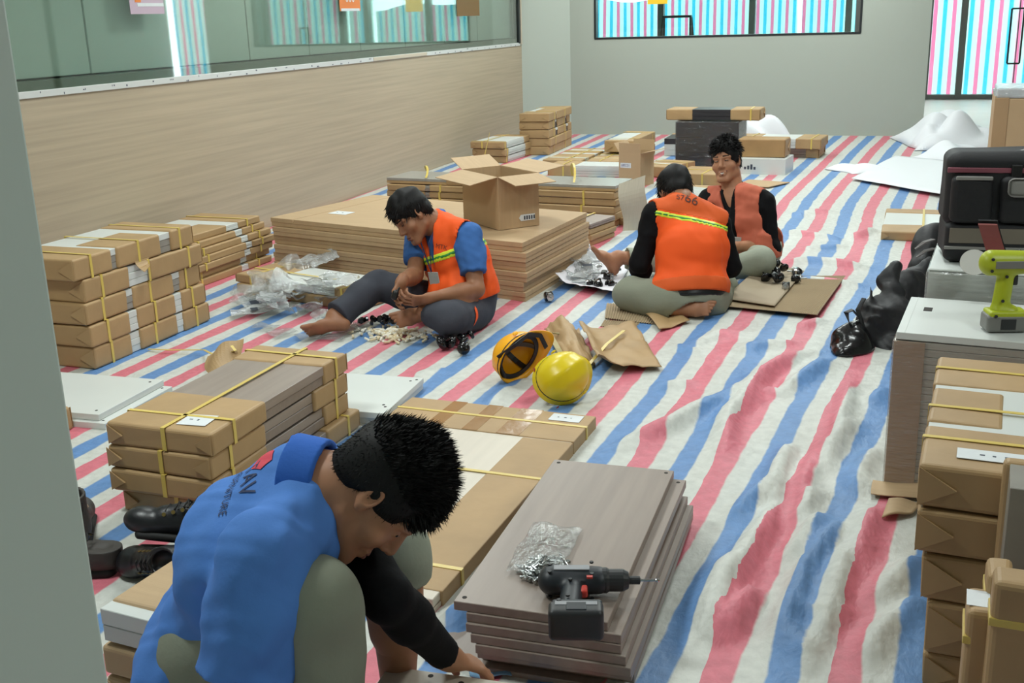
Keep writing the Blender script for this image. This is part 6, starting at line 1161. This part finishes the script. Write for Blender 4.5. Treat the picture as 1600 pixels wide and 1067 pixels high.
sheet(bm, P, .008); obj('pad', bm, mat('pad_red', (128, 62, 58), .6), t); bm = bmesh.new(); sheet(bm, [[q + V((0, .010, .012)) for q in r_] for r_ in P[3:]], .006); obj('backing', bm, BAGC, t)
t = thing('sanding_disc', 'pale round disc leaning beside the lime green drill', 'disc', at(1520, 430, .61) + V((0, 0, .0))); bm = bmesh.new(); lathe(bm, [(.012, -.002), (.045, -.002), (.045, .002), (.012, .002)], 24, Matrix.Translation((0, 0, .045)) @ Matrix.Rotation(R(62), 4, 'X')); obj('disc', bm, mat('disc_grey', (196, 194, 188), .5), t)
# ------------------------------------------------------------------ black drill lying on the brown boards, bag of screws beside it
zt = .0238 * 8 + .0005; q0 = at(893, 935, zt); X_ = (at(980, 905, zt) - at(850, 905, zt)).normalized(); up3 = V((-X_.y, X_.x, 0))
DBL = mat('drill_blueblack', (30, 36, 42), .45); DR = mat('drill_red', (196, 60, 48), .4)
base = at(899, 1004, zt); 
t = drill('black cordless drill with red trigger lying on the brown boards', base + V((0, 0, .036)), Matrix(((X_.x, 0, up3.x), (X_.y, 0, up3.y), (0, -1, 0))) if False else Matrix(((X_.x, 0, up3.x), (X_.y, 0, up3.y), (0, 0, 0))) + Matrix(((0, 0, 0), (0, 0, 0), (0, -1, 0))), DBL, DBL, DD, .98, {'trigger': DR, 'plate': mat('plate_silver', (150, 152, 156), .3), 'clip': DBL})
bm = bmesh.new(); box(bm, .028, .042, -.0345, -.030, .166, .176); obj('red_switch', bm, DR, t)
bm = bmesh.new(); lathe(bm, [(.010, .128), (.010, .155), (.004, .157)], 12, Matrix.Translation((0, 0, .215)) @ Matrix.Rotation(R(90), 4, 'Y')); obj('bit_holder', bm, DD, t)
bm = bmesh.new(); lathe(bm, [(.0032, .155), (.0032, .192), (.005, .194), (.005, .198), (.003, .202)], 10, Matrix.Translation((0, 0, .215)) @ Matrix.Rotation(R(90), 4, 'Y')); obj('drill_bit', bm, CHROME, t)
bm = bmesh.new(); box(bm, -.045, .05, -.0392, -.037, .034, .05, .001); obj('battery_label', bm, mat('plate_silver', (150, 152, 156), .3), t)
c = at(852, 893, zt)
me = None
for i in range(120):
    a, r_ = rnd.uniform(0, 6.28), math.sqrt(rnd.random()); 
    if me is None:
        bm = bmesh.new(); lathe(bm, [(.0045, -.020), (.0048, -.017), (.0022, -.016), (.0022, .018), (.0006, .022)], 7); me = bpy.data.meshes.new('screw'); bm.to_mesh(me); bm.free(); me.materials.append(ZINC)
    o = bpy.data.objects.new('screw', me); COL.objects.link(o); o.location = (c.x + .058 * r_ * math.cos(a), c.y + .062 * r_ * math.sin(a), zt + .006 + .026 * (1 - r_) * rnd.random() + .004 * rnd.random()); o.rotation_euler = (rnd.uniform(-.4, .4), R(90) + rnd.uniform(-.4, .4), rnd.uniform(0, 6.28)); tag(o, 'zinc plated screw in the clear bag beside the black drill', 'screw', 'screws in the clear bag')
p0 = at(853, 862, zt); t = thing('clear_bag', 'clear plastic bag of screws lying on the brown boards above the black drill', 'bag', (p0.x, p0.y, zt + .002), .05); bm = bmesh.new(); f_ = Wob(430, 40); P = []
for i in range(25):
    row = []
    for j in range(17):
        x, y = (j / 16 - .5) * .135, (i / 24 - .5) * .27; hump = .034 * math.exp(-((y + .055) / .05) ** 2 - (x / .055) ** 2); row.append(V((x, y, .004 + hump + .006 * abs(float(f_(x, y))))))
    P.append(row)
sheet(bm, P, .0008); obj('film', bm, film('clear_bag_film', (246, 247, 247), .16, .12, .05, bscale=34), t, smooth=True)
# ------------------------------------------------------------------ work shoes by the near pillar
LEA = mat('black_leather', (20, 22, 26), .38, bump=.1, bscale=40); LEA2 = mat('worn_dark_leather', (58, 54, 50), .6, bump=.15, bscale=30, var=.1, vscale=12); SOLEM = mat('rubber_sole', (16, 16, 16), .7); LACE = mat('lace', (30, 28, 26), .8); EYL = mat('eyelet', (150, 130, 80), .3, metal=.8)
def shoe(label, loc, M3, m, shaft=.10, group=None):
    t = thing('work_shoe', label, 'shoe', loc, group=group); t.rotation_euler = M3.to_euler()
    pr = [(ecap((-.085, 0, .055), (.04, 0, .050), (0, 1, 0), (.036, .045), (.040, .036)), .02), (ell((.105, 0, .042), [(1, 0, 0), (0, 1, 0), (0, 0, 1)], (.062, .047, .040)), .03), (ecap((-.075, 0, .06), (-.08, 0, .06 + shaft), (0, 1, 0), (.038, .05), (.040, .052)), .03), (cap((-.05, 0, .095), (.05, 0, .07), .030, .022), .02)]
    f = Field([p for p, _ in pr], .0045, .01); [f.add(p, k) for p, k in pr]; f.cutp(ecap((-.08, 0, .11), (-.085, 0, .2 + shaft), (0, 1, 0), (.031, .042), (.033, .045)), .004); f.plane((0, 0, .018), (0, 0, -1)); f.plane((-.08, 0, .055 + shaft), (.0, 0, 1)); f.noise(Wob(440, 25), .002); obj('upper', nmesh('upper', f), m, t)
    pr = [ecap((-.09, 0, .012), (.11, 0, .012), (0, 1, 0), (.040, .022), (.050, .020))]; f = Field(pr, .0045, .01); f.add(pr[0]); f.plane((0, 0, .026), (0, 0, 1)); f.plane((0, 0, .0), (0, 0, -1)); obj('sole', nmesh('sole', f), SOLEM, t)
    for k in range(4):
        x, z = .045 - .026 * k, .092 + .010 * k; bm = bmesh.new(); tube(bm, [V((x, -.022, z - .008)), V((x - .006, 0, z + .006)), V((x - .012, .022, z - .008))], .0028, 6); tube(bm, [V((x, .022, z - .008)), V((x - .006, 0, z + .007)), V((x - .012, -.022, z - .008))], .0028, 6); obj('lace', bm, LACE, t)
        for s in (-1, 1): bm = bmesh.new(); lathe(bm, [(.003, 0), (.006, .001), (.006, .003)], 8, Matrix.Translation((x, s * .029, z - .014)) @ Matrix.Rotation(R(-70 * s), 4, 'X')); obj('eyelet', bm, EYL, t)
    return t
p = at(168, 915); shoe('black work shoe lying on its side under the laced one by the near pillar', p + V((.16, .09, .055)), basis(-rt * .96 - V((.0, .1, 0)), V((-.2, -.85, .35))), LEA, .06, None)
shoe('black laced work shoe on top of another by the near pillar', p + V((.17, .13, .105)), basis(-rt * .95 + V((0, .05, 0)), V((.1, .12, 1))), LEA, .05, None)
p = at(135, 845); shoe('worn dark brown boot leaning in the shadow of the near pillar', p + V((-.04, .02, .0)), basis(V((-.6, .8, 0)), V((0, 0, 1))), LEA2, .12, None)
p = at(140, 905); shoe('worn dark shoe lying on the tarpaulin beside the near pillar edge', p + V((-.05, .02, 0)), basis(V((-.9, -.3, 0)), V((0, 0, 1))), LEA2, .03, None)
p = at(745, 1062); draped('blue_cloth', 'scrap of pale blue cloth under the squatting man\'s hand', 'cloth', [(728, 1040), (790, 1048), (800, 1066), (735, 1066)], lambda u, v: (0, 0, .01 + .006 * math.sin(6 * u + 3 * v)), mat('pale_blue_cloth', (120, 164, 200), .8), .003, 8)
